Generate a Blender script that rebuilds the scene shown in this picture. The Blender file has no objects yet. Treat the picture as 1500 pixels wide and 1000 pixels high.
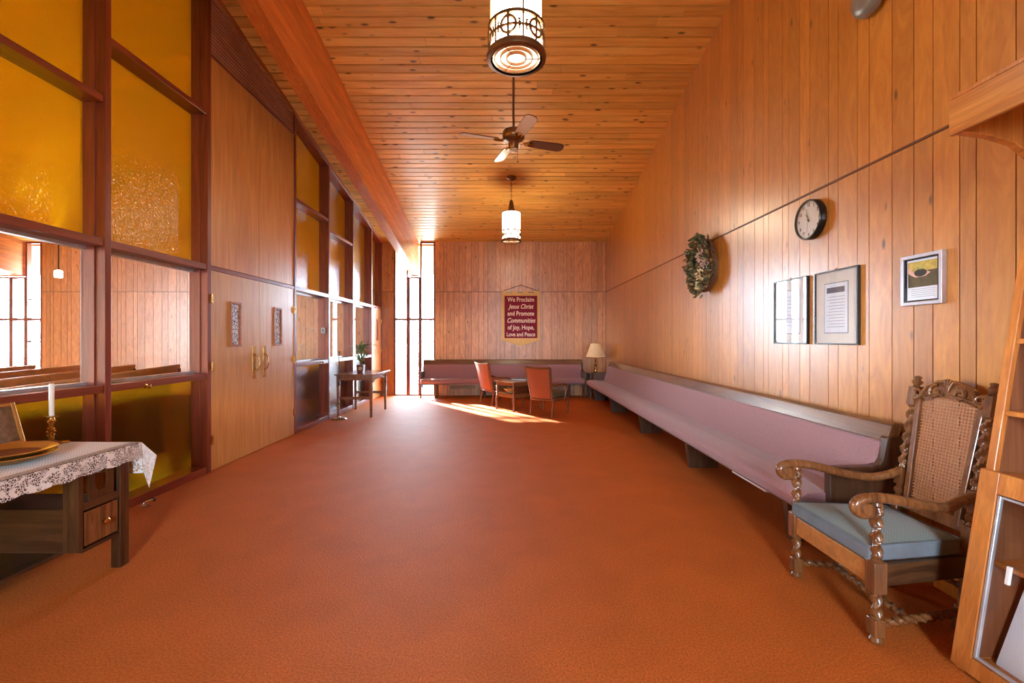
import bpy, bmesh, math, random
from mathutils import Vector, Matrix
random.seed(7)
PI = math.pi
scene = bpy.context.scene
COL = scene.collection
EYE = 1.39

# ------------------------------------------------------------------ camera, world, light
cam_d = bpy.data.cameras.new('camera')
cam = bpy.data.objects.new('camera', cam_d); COL.objects.link(cam)
cam.location = (0, 0, EYE); cam.rotation_euler = (PI/2, 0, 0)
cam_d.sensor_width = 36; cam_d.lens = 36*660/1500
cam_d.shift_x = 5/1500; cam_d.shift_y = -4/1500
cam_d.clip_start = 0.02
scene.camera = cam
scene.view_settings.view_transform = 'Standard'
scene.view_settings.look = 'None'
scene.view_settings.gamma = 1
scene.view_settings.use_curve_mapping = False
scene.view_settings.exposure = 0.84
scene.cycles.max_bounces = 12
scene.cycles.diffuse_bounces = 6
scene.cycles.transparent_max_bounces = 16
scene.cycles.use_denoising = True
scene.cycles.caustics_reflective = False
scene.cycles.caustics_refractive = False
scene.cycles.sample_clamp_indirect = 6

WORLD = 50.0
w = bpy.data.worlds.new('daylight_sky'); scene.world = w; w.use_nodes = True
bg = w.node_tree.nodes['Background']
bg.inputs[0].default_value = (0.70, 0.86, 1.0, 1); bg.inputs[1].default_value = WORLD

sun_d = bpy.data.lights.new('sun', 'SUN'); sun_d.energy = 150; sun_d.angle = math.radians(3)
sun_d.color = (1.0, 0.93, 0.82)
sun = bpy.data.objects.new('sun', sun_d); COL.objects.link(sun)
sun.rotation_euler = Vector((0.53, -0.67, -0.40)).to_track_quat('-Z', 'Y').to_euler()
sun.location = (-6, 18, 8)

def portal(name, loc, direction, sx, sy):
    d = bpy.data.lights.new(name, 'AREA'); d.shape = 'RECTANGLE'; d.size = sx; d.size_y = sy
    d.cycles.is_portal = True
    o = bpy.data.objects.new(name, d); COL.objects.link(o)
    o.location = loc; o.rotation_euler = Vector(direction).to_track_quat('-Z', 'Z').to_euler()
portal('daylight_portal', (-2.31, 11.3, 1.9), (0, -1, 0), 1.1, 3.8)
portal('daylight_portal', (-12.5, 11.3, 1.9), (0, -1, 0), 2.2, 3.8)
portal('daylight_portal', (-14.9, -.4, 1.9), (1, 0, 0), 4.8, 3.0)
portal('daylight_portal', (0.2, -3.5, 1.9), (0, 1, 0), 1.0, 2.4)

# ------------------------------------------------------------------ materials
def newmat(name):
    m = bpy.data.materials.new(name); m.use_nodes = True
    nt = m.node_tree; nt.nodes.clear()
    out = nt.nodes.new('ShaderNodeOutputMaterial')
    return m, nt, out
def N(nt, t, **kw):
    n = nt.nodes.new(t)
    for k, v in kw.items():
        if k.startswith('i_'):
            n.inputs[k[2:].replace('_', ' ')].default_value = v
        else: setattr(n, k, v)
    return n
def L(nt, a, b): nt.links.new(a, b)
def rgb(r, g, b):   # sRGB 0-255 -> linear
    f = lambda c: (c/255/12.92) if c/255 <= .04045 else ((c/255+.055)/1.055)**2.4
    return (f(r), f(g), f(b), 1)
def ramp(nt, stops, interp='LINEAR'):
    n = N(nt, 'ShaderNodeValToRGB'); cr = n.color_ramp; cr.interpolation = interp
    while len(cr.elements) < len(stops): cr.elements.new(.5)
    for e, (p, c) in zip(cr.elements, stops): e.position = p; e.color = c
    return n

def plain(name, col, rough=.5, metal=0., var=.12, scale=12., bump=0., coat=0., spec=.5, sheen=0.):
    m, nt, out = newmat(name)
    p = N(nt, 'ShaderNodeBsdfPrincipled'); L(nt, p.outputs[0], out.inputs[0])
    tc = N(nt, 'ShaderNodeTexCoord'); no = N(nt, 'ShaderNodeTexNoise'); no.inputs['Scale'].default_value = scale
    no.inputs['Detail'].default_value = 4
    L(nt, tc.outputs['Object'], no.inputs['Vector'])
    lo = tuple(c*(1-var) for c in col[:3])+(1,); hi = tuple(min(1, c*(1+var)) for c in col[:3])+(1,)
    r = ramp(nt, [(.3, lo), (.7, hi)]); L(nt, no.outputs['Fac'], r.inputs[0]); L(nt, r.outputs[0], p.inputs['Base Color'])
    p.inputs['Roughness'].default_value = rough; p.inputs['Metallic'].default_value = metal
    p.inputs['Coat Weight'].default_value = coat; p.inputs['Coat Roughness'].default_value = .15
    p.inputs['Specular IOR Level'].default_value = spec
    p.inputs['Sheen Weight'].default_value = sheen
    if bump:
        b = N(nt, 'ShaderNodeBump'); b.inputs['Strength'].default_value = bump; b.inputs['Distance'].default_value = .004
        L(nt, no.outputs['Fac'], b.inputs['Height']); L(nt, b.outputs[0], p.inputs['Normal'])
    return m

def wood(name, light, dark, axis='Z', s=1., rough=.38, tint=0., knots=0., coat=0., contrast=1., spec=.5, fig=0., crough=.12, cior=1.5, kscale=1.5, fine=(.8, 1.08), al=.55):
    m, nt, out = newmat(name)
    p = N(nt, 'ShaderNodeBsdfPrincipled'); L(nt, p.outputs[0], out.inputs[0])
    tc = N(nt, 'ShaderNodeTexCoord')
    vec = tc.outputs['Object']
    at = None
    if tint:
        at = N(nt, 'ShaderNodeAttribute', attribute_name='tint')
        mul = N(nt, 'ShaderNodeVectorMath', operation='SCALE'); L(nt, at.outputs['Vector'], mul.inputs[0]); mul.inputs['Scale'].default_value = 43.
        add = N(nt, 'ShaderNodeVectorMath', operation='ADD'); L(nt, vec, add.inputs[0]); L(nt, mul.outputs[0], add.inputs[1])
        vec = add.outputs[0]
    mp = N(nt, 'ShaderNodeMapping'); ac, al = 7.*s, al*s
    mp.inputs['Scale'].default_value = tuple(al if a == axis else ac for a in 'XYZ')
    L(nt, vec, mp.inputs['Vector'])
    n1 = N(nt, 'ShaderNodeTexNoise'); n1.inputs['Scale'].default_value = 1.6; n1.inputs['Detail'].default_value = 6
    n1.inputs['Roughness'].default_value = .6; n1.inputs['Distortion'].default_value = 1.4+fig
    L(nt, mp.outputs[0], n1.inputs['Vector'])
    r = ramp(nt, [(.5-.22/contrast, dark), (.5+.2/contrast, light)]); L(nt, n1.outputs['Fac'], r.inputs[0])
    mp2 = N(nt, 'ShaderNodeMapping'); mp2.inputs['Scale'].default_value = tuple((2.2 if a == axis else 60)*s for a in 'XYZ')
    L(nt, vec, mp2.inputs['Vector'])
    n2 = N(nt, 'ShaderNodeTexNoise'); n2.inputs['Scale'].default_value = 1.5; n2.inputs['Detail'].default_value = 3
    L(nt, mp2.outputs[0], n2.inputs['Vector'])
    mr = N(nt, 'ShaderNodeMapRange'); mr.inputs['From Min'].default_value = .3; mr.inputs['From Max'].default_value = .7
    mr.inputs['To Min'].default_value = fine[0]; mr.inputs['To Max'].default_value = fine[1]
    L(nt, n2.outputs['Fac'], mr.inputs['Value'])
    mx = N(nt, 'ShaderNodeVectorMath', operation='SCALE'); L(nt, r.outputs[0], mx.inputs[0]); L(nt, mr.outputs[0], mx.inputs['Scale'])
    col = mx.outputs[0]
    if tint:
        tm = N(nt, 'ShaderNodeMapRange'); L(nt, at.outputs['Fac'], tm.inputs['Value'])
        tm.inputs['To Min'].default_value = 1-tint; tm.inputs['To Max'].default_value = 1+tint
        m2 = N(nt, 'ShaderNodeVectorMath', operation='SCALE'); L(nt, col, m2.inputs[0]); L(nt, tm.outputs[0], m2.inputs['Scale'])
        col = m2.outputs[0]
    if knots:
        mk = N(nt, 'ShaderNodeMapping'); mk.inputs['Scale'].default_value = tuple((1.5 if a == axis else 4.) for a in 'XYZ')
        L(nt, vec, mk.inputs['Vector'])
        vo = N(nt, 'ShaderNodeTexVoronoi'); vo.inputs['Scale'].default_value = kscale; L(nt, mk.outputs[0], vo.inputs['Vector'])
        kr = N(nt, 'ShaderNodeMapRange'); kr.inputs['From Min'].default_value = knots*.45; kr.inputs['From Max'].default_value = knots
        kr.inputs['To Min'].default_value = .22; kr.inputs['To Max'].default_value = 1.
        L(nt, vo.outputs['Distance'], kr.inputs['Value'])
        m3 = N(nt, 'ShaderNodeVectorMath', operation='SCALE'); L(nt, col, m3.inputs[0]); L(nt, kr.outputs[0], m3.inputs['Scale'])
        col = m3.outputs[0]
    L(nt, col, p.inputs['Base Color'])
    p.inputs['Roughness'].default_value = rough; p.inputs['Coat Weight'].default_value = coat
    p.inputs['Coat IOR'].default_value = cior; p.inputs['Coat Roughness'].default_value = crough; p.inputs['Specular IOR Level'].default_value = spec
    b = N(nt, 'ShaderNodeBump'); b.inputs['Strength'].default_value = .08; b.inputs['Distance'].default_value = .002
    L(nt, n2.outputs['Fac'], b.inputs['Height']); L(nt, b.outputs[0], p.inputs['Normal'])
    return m

def schlick(nt, f0, normal=None):
    lw = N(nt, 'ShaderNodeLayerWeight'); lw.inputs['Blend'].default_value = .5
    if normal: L(nt, normal, lw.inputs['Normal'])
    pw = N(nt, 'ShaderNodeMath', operation='POWER'); L(nt, lw.outputs['Facing'], pw.inputs[0]); pw.inputs[1].default_value = 5
    mr = N(nt, 'ShaderNodeMapRange'); mr.inputs['To Min'].default_value = f0; L(nt, pw.outputs[0], mr.inputs['Value'])
    return mr.outputs[0]

def clear_glass(name, tintc=(1, 1, 1, 1), rough=.02, ior=1.5):
    m, nt, out = newmat(name)
    t = N(nt, 'ShaderNodeBsdfTransparent'); t.inputs[0].default_value = tintc
    g = N(nt, 'ShaderNodeBsdfGlossy'); g.inputs['Roughness'].default_value = rough
    mx = N(nt, 'ShaderNodeMixShader'); L(nt, schlick(nt, .04), mx.inputs[0]); L(nt, t.outputs[0], mx.inputs[1]); L(nt, g.outputs[0], mx.inputs[2])
    L(nt, mx.outputs[0], out.inputs[0])
    return m

def amber_glass(name):
    m, nt, out = newmat(name)
    tc = N(nt, 'ShaderNodeTexCoord')
    vo = N(nt, 'ShaderNodeTexVoronoi'); vo.feature = 'SMOOTH_F1'; vo.inputs['Scale'].default_value = 60; vo.inputs['Smoothness'].default_value = .6
    L(nt, tc.outputs['Object'], vo.inputs['Vector'])
    b = N(nt, 'ShaderNodeBump'); b.inputs['Strength'].default_value = .4; b.inputs['Distance'].default_value = .006
    L(nt, vo.outputs['Distance'], b.inputs['Height'])
    no = N(nt, 'ShaderNodeTexNoise'); no.inputs['Scale'].default_value = 2.; L(nt, tc.outputs['Object'], no.inputs['Vector'])
    r = ramp(nt, [(.3, (.42, .20, .003, 1)), (.7, (.48, .235, .004, 1))]); L(nt, no.outputs['Fac'], r.inputs[0])
    tl = N(nt, 'ShaderNodeBsdfTranslucent'); L(nt, r.outputs[0], tl.inputs[0]); L(nt, b.outputs[0], tl.inputs['Normal'])
    df = N(nt, 'ShaderNodeBsdfDiffuse'); df.inputs[0].default_value = (.36, .18, .006, 1); L(nt, b.outputs[0], df.inputs['Normal'])
    m0 = N(nt, 'ShaderNodeMixShader'); m0.inputs[0].default_value = .35; L(nt, tl.outputs[0], m0.inputs[1]); L(nt, df.outputs[0], m0.inputs[2])
    rf = N(nt, 'ShaderNodeBsdfRefraction'); rf.inputs['Color'].default_value = (.66, .30, .003, 1); rf.inputs['IOR'].default_value = 1.02
    rf.inputs['Roughness'].default_value = .35; L(nt, b.outputs[0], rf.inputs['Normal'])
    m1 = N(nt, 'ShaderNodeMixShader'); m1.inputs[0].default_value = .7; L(nt, m0.outputs[0], m1.inputs[1]); L(nt, rf.outputs[0], m1.inputs[2])
    g = N(nt, 'ShaderNodeBsdfGlossy'); g.inputs['Roughness'].default_value = .1; L(nt, b.outputs[0], g.inputs['Normal'])
    mx = N(nt, 'ShaderNodeMixShader'); L(nt, schlick(nt, .045, b.outputs[0]), mx.inputs[0]); L(nt, m1.outputs[0], mx.inputs[1]); L(nt, g.outputs[0], mx.inputs[2])
    L(nt, mx.outputs[0], out.inputs[0])
    return m

def obscured_glass(name):   # wired, honeycomb-patterned window glass
    m, nt, out = newmat(name)
    tc = N(nt, 'ShaderNodeTexCoord'); sp = N(nt, 'ShaderNodeSeparateXYZ'); L(nt, tc.outputs['Object'], sp.inputs[0])
    cb = N(nt, 'ShaderNodeCombineXYZ'); L(nt, sp.outputs['X'], cb.inputs['X']); L(nt, sp.outputs['Z'], cb.inputs['Y'])
    br = N(nt, 'ShaderNodeTexBrick'); br.offset = .5
    br.inputs['Scale'].default_value = 1; br.inputs['Brick Width'].default_value = .05; br.inputs['Row Height'].default_value = .042
    br.inputs['Mortar Size'].default_value = .0045; br.inputs['Mortar Smooth'].default_value = .3
    br.inputs['Color1'].default_value = (.86, .88, .9, 1); br.inputs['Color2'].default_value = (.8, .83, .86, 1); br.inputs['Mortar'].default_value = (.14, .15, .17, 1)
    L(nt, cb.outputs[0], br.inputs['Vector'])
    t = N(nt, 'ShaderNodeBsdfTransparent'); L(nt, br.outputs['Color'], t.inputs[0])
    tl = N(nt, 'ShaderNodeBsdfTranslucent'); tl.inputs[0].default_value = (.8, .85, .88, 1)
    m0 = N(nt, 'ShaderNodeMixShader'); m0.inputs[0].default_value = .05; L(nt, t.outputs[0], m0.inputs[1]); L(nt, tl.outputs[0], m0.inputs[2])
    L(nt, m0.outputs[0], out.inputs[0])
    return m

def leaded(name):
    m, nt, out = newmat(name)
    tc = N(nt, 'ShaderNodeTexCoord'); vo = N(nt, 'ShaderNodeTexVoronoi'); vo.feature = 'DISTANCE_TO_EDGE'; vo.inputs['Scale'].default_value = 22
    L(nt, tc.outputs['Object'], vo.inputs['Vector'])
    r = ramp(nt, [(.03, (.05, .05, .06, 1)), (.07, (.82, .84, .9, 1))]); L(nt, vo.outputs['Distance'], r.inputs[0])
    p = N(nt, 'ShaderNodeBsdfPrincipled'); L(nt, r.outputs[0], p.inputs['Base Color']); p.inputs['Roughness'].default_value = .12
    t = N(nt, 'ShaderNodeBsdfTranslucent'); L(nt, r.outputs[0], t.inputs[0])
    mx = N(nt, 'ShaderNodeMixShader'); mx.inputs[0].default_value = .6; L(nt, p.outputs[0], mx.inputs[1]); L(nt, t.outputs[0], mx.inputs[2]); L(nt, mx.outputs[0], out.inputs[0])
    return m

def emit(name, col, st):
    m, nt, out = newmat(name)
    e = N(nt, 'ShaderNodeEmission'); e.inputs[0].default_value = col; e.inputs[1].default_value = st
    L(nt, e.outputs[0], out.inputs[0]); return m

def carpet():
    m, nt, out = newmat('orange_carpet')
    p = N(nt, 'ShaderNodeBsdfPrincipled'); L(nt, p.outputs[0], out.inputs[0])
    tc = N(nt, 'ShaderNodeTexCoord')
    n1 = N(nt, 'ShaderNodeTexNoise'); n1.inputs['Scale'].default_value = 110; n1.inputs['Detail'].default_value = 3
    n2 = N(nt, 'ShaderNodeTexNoise'); n2.inputs['Scale'].default_value = 3.; n2.inputs['Detail'].default_value = 5
    n2.inputs['Distortion'].default_value = .6
    for n in (n1, n2): L(nt, tc.outputs['Object'], n.inputs['Vector'])
    r1 = ramp(nt, [(.3, rgb(172, 82, 28)), (.7, rgb(220, 122, 50))]); L(nt, n1.outputs['Fac'], r1.inputs[0])
    mr = N(nt, 'ShaderNodeMapRange'); mr.inputs['From Min'].default_value = .3; mr.inputs['From Max'].default_value = .7
    mr.inputs['To Min'].default_value = .92; mr.inputs['To Max'].default_value = 1.06; L(nt, n2.outputs['Fac'], mr.inputs['Value'])
    sc = N(nt, 'ShaderNodeVectorMath', operation='SCALE'); L(nt, r1.outputs[0], sc.inputs[0]); L(nt, mr.outputs[0], sc.inputs['Scale'])
    L(nt, sc.outputs[0], p.inputs['Base Color'])
    p.inputs['Roughness'].default_value = .66; p.inputs['Specular IOR Level'].default_value = .42; p.inputs['Specular Tint'].default_value = (1, .80, .52, 1)
    b = N(nt, 'ShaderNodeBump'); b.inputs['Strength'].default_value = .6; b.inputs['Distance'].default_value = .006
    L(nt, n1.outputs['Fac'], b.inputs['Height']); L(nt, b.outputs[0], p.inputs['Normal'])
    return m

def weave(name, c1, c2, scale, rough=.85, ax=('X', 'Y')):
    m, nt, out = newmat(name)
    p = N(nt, 'ShaderNodeBsdfPrincipled'); L(nt, p.outputs[0], out.inputs[0])
    tc = N(nt, 'ShaderNodeTexCoord')
    ck = N(nt, 'ShaderNodeTexChecker'); ck.inputs['Scale'].default_value = scale
    ck.inputs['Color1'].default_value = c1; ck.inputs['Color2'].default_value = c2
    L(nt, tc.outputs['Object'], ck.inputs['Vector']); L(nt, ck.outputs[0], p.inputs['Base Color'])
    p.inputs['Roughness'].default_value = rough; p.inputs['Sheen Weight'].default_value = .2
    b = N(nt, 'ShaderNodeBump'); b.inputs['Strength'].default_value = .3; b.inputs['Distance'].default_value = .003
    L(nt, ck.outputs['Fac'], b.inputs['Height']); L(nt, b.outputs[0], p.inputs['Normal'])
    return m

def holes(name, col, kind, a, rough=.6):   # cane or lace: a thread with open gaps
    m, nt, out = newmat(name)
    p = N(nt, 'ShaderNodeBsdfPrincipled'); p.inputs['Base Color'].default_value = col; p.inputs['Roughness'].default_value = rough
    t = N(nt, 'ShaderNodeBsdfTransparent'); tc = N(nt, 'ShaderNodeTexCoord')
    if kind == 'cane':
        sp = N(nt, 'ShaderNodeSeparateXYZ'); L(nt, tc.outputs['UV'], sp.inputs[0])
        fs = []
        for ax in ('X', 'Y'):
            mu = N(nt, 'ShaderNodeMath', operation='MULTIPLY'); mu.inputs[1].default_value = 1/a; L(nt, sp.outputs[ax], mu.inputs[0])
            fr = N(nt, 'ShaderNodeMath', operation='FRACT'); L(nt, mu.outputs[0], fr.inputs[0])
            gt = N(nt, 'ShaderNodeMath', operation='GREATER_THAN'); gt.inputs[1].default_value = .52; L(nt, fr.outputs[0], gt.inputs[0])
            fs.append(gt)
        mm = N(nt, 'ShaderNodeMath', operation='MULTIPLY'); L(nt, fs[0].outputs[0], mm.inputs[0]); L(nt, fs[1].outputs[0], mm.inputs[1])
        fac = mm.outputs[0]
    else:
        vo = N(nt, 'ShaderNodeTexVoronoi'); vo.feature = 'DISTANCE_TO_EDGE'; vo.inputs['Scale'].default_value = a
        L(nt, tc.outputs['UV'], vo.inputs['Vector'])
        gt = N(nt, 'ShaderNodeMath', operation='GREATER_THAN'); gt.inputs[1].default_value = .2 if kind == 'net' else .11; L(nt, vo.outputs['Distance'], gt.inputs[0])
        no = N(nt, 'ShaderNodeTexNoise'); no.inputs['Scale'].default_value = 22; L(nt, tc.outputs['UV'], no.inputs['Vector'])
        g2 = N(nt, 'ShaderNodeMath', operation='GREATER_THAN'); g2.inputs[1].default_value = .0 if kind == 'net' else .44; L(nt, no.outputs['Fac'], g2.inputs[0])
        mm = N(nt, 'ShaderNodeMath', operation='MULTIPLY'); L(nt, gt.outputs[0], mm.inputs[0]); L(nt, g2.outputs[0], mm.inputs[1])
        fac = mm.outputs[0]
    mx = N(nt, 'ShaderNodeMixShader'); L(nt, fac, mx.inputs[0]); L(nt, p.outputs[0], mx.inputs[1]); L(nt, t.outputs[0], mx.inputs[2])
    L(nt, mx.outputs[0], out.inputs[0]); return m

M = {}
M['carpet'] = carpet()
M['taupe'] = plain('taupe_hall_carpet', rgb(116, 98, 82), .9, 0, .2, 80)
M['panel'] = wood('birch_wall_panelling', rgb(220, 148, 60), rgb(176, 102, 28), 'Z', .8, rough=.36, tint=.13, knots=.1, coat=1., contrast=.75, crough=.29, cior=1.75, fine=(.93, 1.03), al=1.5, fig=1.2)
M['panel_end'] = wood('birch_end_panelling', rgb(212, 144, 84), rgb(160, 94, 48), 'Z', .8, rough=.36, tint=.16, knots=.1, coat=.25, contrast=.85, crough=.3, cior=1.5, fine=(.92, 1.03), al=1.5, fig=1.2)
M['ceil'] = wood('knotty_pine_ceiling', rgb(242, 190, 104), rgb(212, 146, 64), 'X', .9, rough=.42, tint=.15, knots=.2, coat=.15, kscale=2.3, fine=(.9, 1.05))
M['groove'] = plain('dark_groove', rgb(40, 18, 8), .8)
M['seam'] = plain('dark_seam_strip', rgb(98, 52, 24), .5)
M['beam'] = wood('glulam_beam', rgb(230, 138, 66), rgb(196, 100, 40), 'Y', .9, rough=.38, tint=.14, knots=.05, coat=.15)
M['redwood'] = wood('red_stained_frame', rgb(150, 68, 40), rgb(108, 44, 24), 'Z', 1., rough=.32, coat=.3)
M['redrail'] = wood('red_stained_rail', rgb(154, 72, 42), rgb(112, 46, 25), 'Y', 1., rough=.32, coat=.3)
M['trimwood'] = wood('pale_ceiling_trim', rgb(196, 120, 66), rgb(150, 82, 40), 'Y', 1., rough=.35, coat=.2)
M['door'] = wood('honey_door_veneer', rgb(226, 176, 96), rgb(200, 140, 66), 'Z', .7, rough=.32, coat=.9, contrast=.7, fig=.6, crough=.22, cior=1.8)
M['ply'] = wood('figured_plywood', rgb(222, 160, 84), rgb(194, 122, 54), 'Z', .5, rough=.34, coat=.25, contrast=.8, fig=2.)
M['slat'] = plain('louver_slat', rgb(196, 136, 108), .4)
M['louver'] = plain('dark_louver', rgb(20, 9, 7), .7)
M['amber'] = amber_glass('amber_pebbled_glass')
M['clear'] = clear_glass('clear_glass')
M['leaded'] = leaded('leaded_white_glass')
M['window'] = clear_glass('window_glass', (.96, .98, 1, 1))
M['obscure'] = obscured_glass('obscured_window_glass')
M['alu'] = plain('aluminium_channel', rgb(214, 220, 226), .3, .7)
M['brass'] = plain('polished_brass', rgb(196, 150, 78), .25, 1.)
M['chrome'] = plain('chrome', rgb(205, 208, 212), .15, 1.)
M['steel'] = plain('grey_painted_metal', rgb(140, 140, 134), .3, .3)
M['bronze'] = plain('bronze_metal', rgb(128, 96, 66), .38, .7)
M['darkwood'] = wood('dark_walnut', rgb(96, 60, 34), rgb(52, 28, 15), 'Z', 1.4, rough=.3, coat=.3)
M['darkwoodx'] = wood('dark_walnut_rail', rgb(96, 60, 34), rgb(52, 28, 15), 'X', 1.4, rough=.3, coat=.3)
M['darkwoody'] = wood('dark_walnut_top', rgb(100, 66, 40), rgb(54, 30, 16), 'Y', 1.4, rough=.32, coat=.3)
M['pewwood'] = wood('dark_oak_pew', rgb(128, 88, 56), rgb(80, 50, 30), 'X', 1.3, rough=.3, coat=1., cior=1.9, crough=.2)
M['pewend'] = wood('dark_oak_pew_end', rgb(100, 62, 38), rgb(54, 30, 17), 'Z', 1.5, rough=.36, coat=.2)
M['mauve'] = plain('mauve_upholstery', rgb(158, 112, 114), .8, 0, .2, 160, .25, sheen=.3)
M['tan'] = plain('light_pew_cap', rgb(214, 160, 96), .4)
M['chairwood'] = wood('carved_chair_walnut', rgb(150, 96, 54), rgb(88, 50, 26), 'Z', 1.8, rough=.24, coat=.5)
M['chairrail'] = wood('oak_seat_rail', rgb(206, 140, 72), rgb(158, 96, 44), 'Y', 1.6, rough=.3, coat=.3)
M['cane'] = holes('woven_cane', rgb(186, 128, 84), 'cane', .0165)
M['bluecloth'] = weave('blue_green_weave', rgb(134, 148, 140), rgb(104, 122, 122), 160)
M['bluepipe'] = plain('grey_blue_cushion_edge', rgb(108, 116, 122), .8)
M['bookwood'] = wood('orange_maple_case', rgb(216, 136, 62), rgb(178, 98, 38), 'Z', 1.1, rough=.34, coat=.25)
M['fascia'] = wood('orange_maple_fascia', rgb(224, 150, 72), rgb(186, 108, 44), 'Y', 1.1, rough=.34, coat=.25)
M['bookin'] = wood('brown_case_back_and_shade', rgb(142, 84, 50), rgb(108, 60, 34), 'Z', 1., rough=.45)  # brown of the back panel; also paints shade on the inner side
M['paper'] = plain('white_paper', rgb(232, 232, 236), .6, 0, .03)
M['ivory'] = plain('ivory_mat_board', rgb(226, 216, 204), .7, 0, .03)
M['black'] = plain('black_frame', rgb(28, 26, 26), .25)
M['silver'] = plain('silver_frame', rgb(206, 204, 210), .3, .5)
M['gold'] = plain('gold_frame', rgb(190, 140, 70), .35, .8)
M['white'] = plain('white_enamel', rgb(236, 234, 228), .35, 0, .03)
M['ink'] = plain('grey_print', rgb(110, 112, 120), .7)
M['candle'] = plain('white_wax', rgb(238, 226, 206), .45, 0, .03)
M['lace'] = holes('white_lace', rgb(236, 228, 220), 'lace', 105)
M['lacenet'] = holes('open_lace_band', rgb(214, 200, 192), 'net', 110)
M['linen'] = weave('white_crochet', rgb(248, 242, 236), rgb(224, 214, 206), 130)
M['felt'] = plain('brown_felt', rgb(116, 52, 22), .6)
M['leaf'] = plain('dark_leaf', rgb(86, 96, 66), .45, 0, .4, 30)
M['leafgreen'] = plain('green_palm_leaf', rgb(112, 142, 92), .4, 0, .3, 30)
M['leaf2'] = plain('olive_leaf', rgb(132, 124, 82), .5, 0, .4, 30)
M['leaf3'] = plain('brown_leaf', rgb(120, 86, 58), .55, 0, .4, 30)
M['petal'] = plain('pale_pink_petal', rgb(222, 186, 172), .6, 0, .1)
M['petal2'] = plain('cream_petal', rgb(226, 206, 160), .6, 0, .1)
M['vine'] = plain('twig_vine', rgb(104, 68, 40), .7)
M['pot'] = plain('brown_glazed_pot', rgb(120, 66, 44), .3, 0, .5, 24)
M['banner_red'] = plain('maroon_felt', rgb(124, 18, 44), .9, 0, .1, 90)
M['banner_gold'] = plain('gold_banner_cloth', rgb(224, 178, 112), .85, 0, .06)
M['letters'] = plain('cream_letters', rgb(248, 226, 200), .7, 0, .02)
M['orangefab'] = plain('orange_velvet', rgb(164, 78, 36), .7, 0, .15, 60, .2, sheen=.5)
M['armwood'] = wood('armchair_frame', rgb(150, 92, 56), rgb(98, 54, 30), 'Z', 2., rough=.3, coat=.4)
M['greenseat'] = plain('olive_seat', rgb(96, 80, 54), .8)
M['conwood'] = wood('console_wood', rgb(164, 110, 80), rgb(118, 72, 50), 'Y', 1.5, rough=.25, coat=.5)
M['tablewood'] = wood('carved_table_wood', rgb(156, 104, 62), rgb(100, 60, 32), 'X', 2., rough=.28, coat=.4)
M['shade'] = plain('pleated_cream_shade', rgb(238, 206, 160), .8, 0, .05)
M['bladeglare'] = holes('x', (1, 1, 1, 1), 'net', 40) if False else weave('cane_blade_painted_glare', rgb(246, 240, 228), rgb(226, 216, 200), 70, .3)  # pale tone paints glare onto blades that are brown like the fourth
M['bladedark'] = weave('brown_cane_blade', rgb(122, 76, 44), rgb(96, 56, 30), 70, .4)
M['lampglass'] = emit('lit_opal_glass', (1.0, .86, .62, 1), 22.)
M['lampglow'] = emit('lit_diffuser', (1.0, .80, .48, 1), 1.6)
M['concrete'] = plain('pale_paving', rgb(120, 124, 118), .9)
M['soffit'] = plain('yellow_soffit', rgb(226, 186, 120), .7)
M['plaster'] = plain('cream_plaster', rgb(214, 188, 150), .8)

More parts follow.
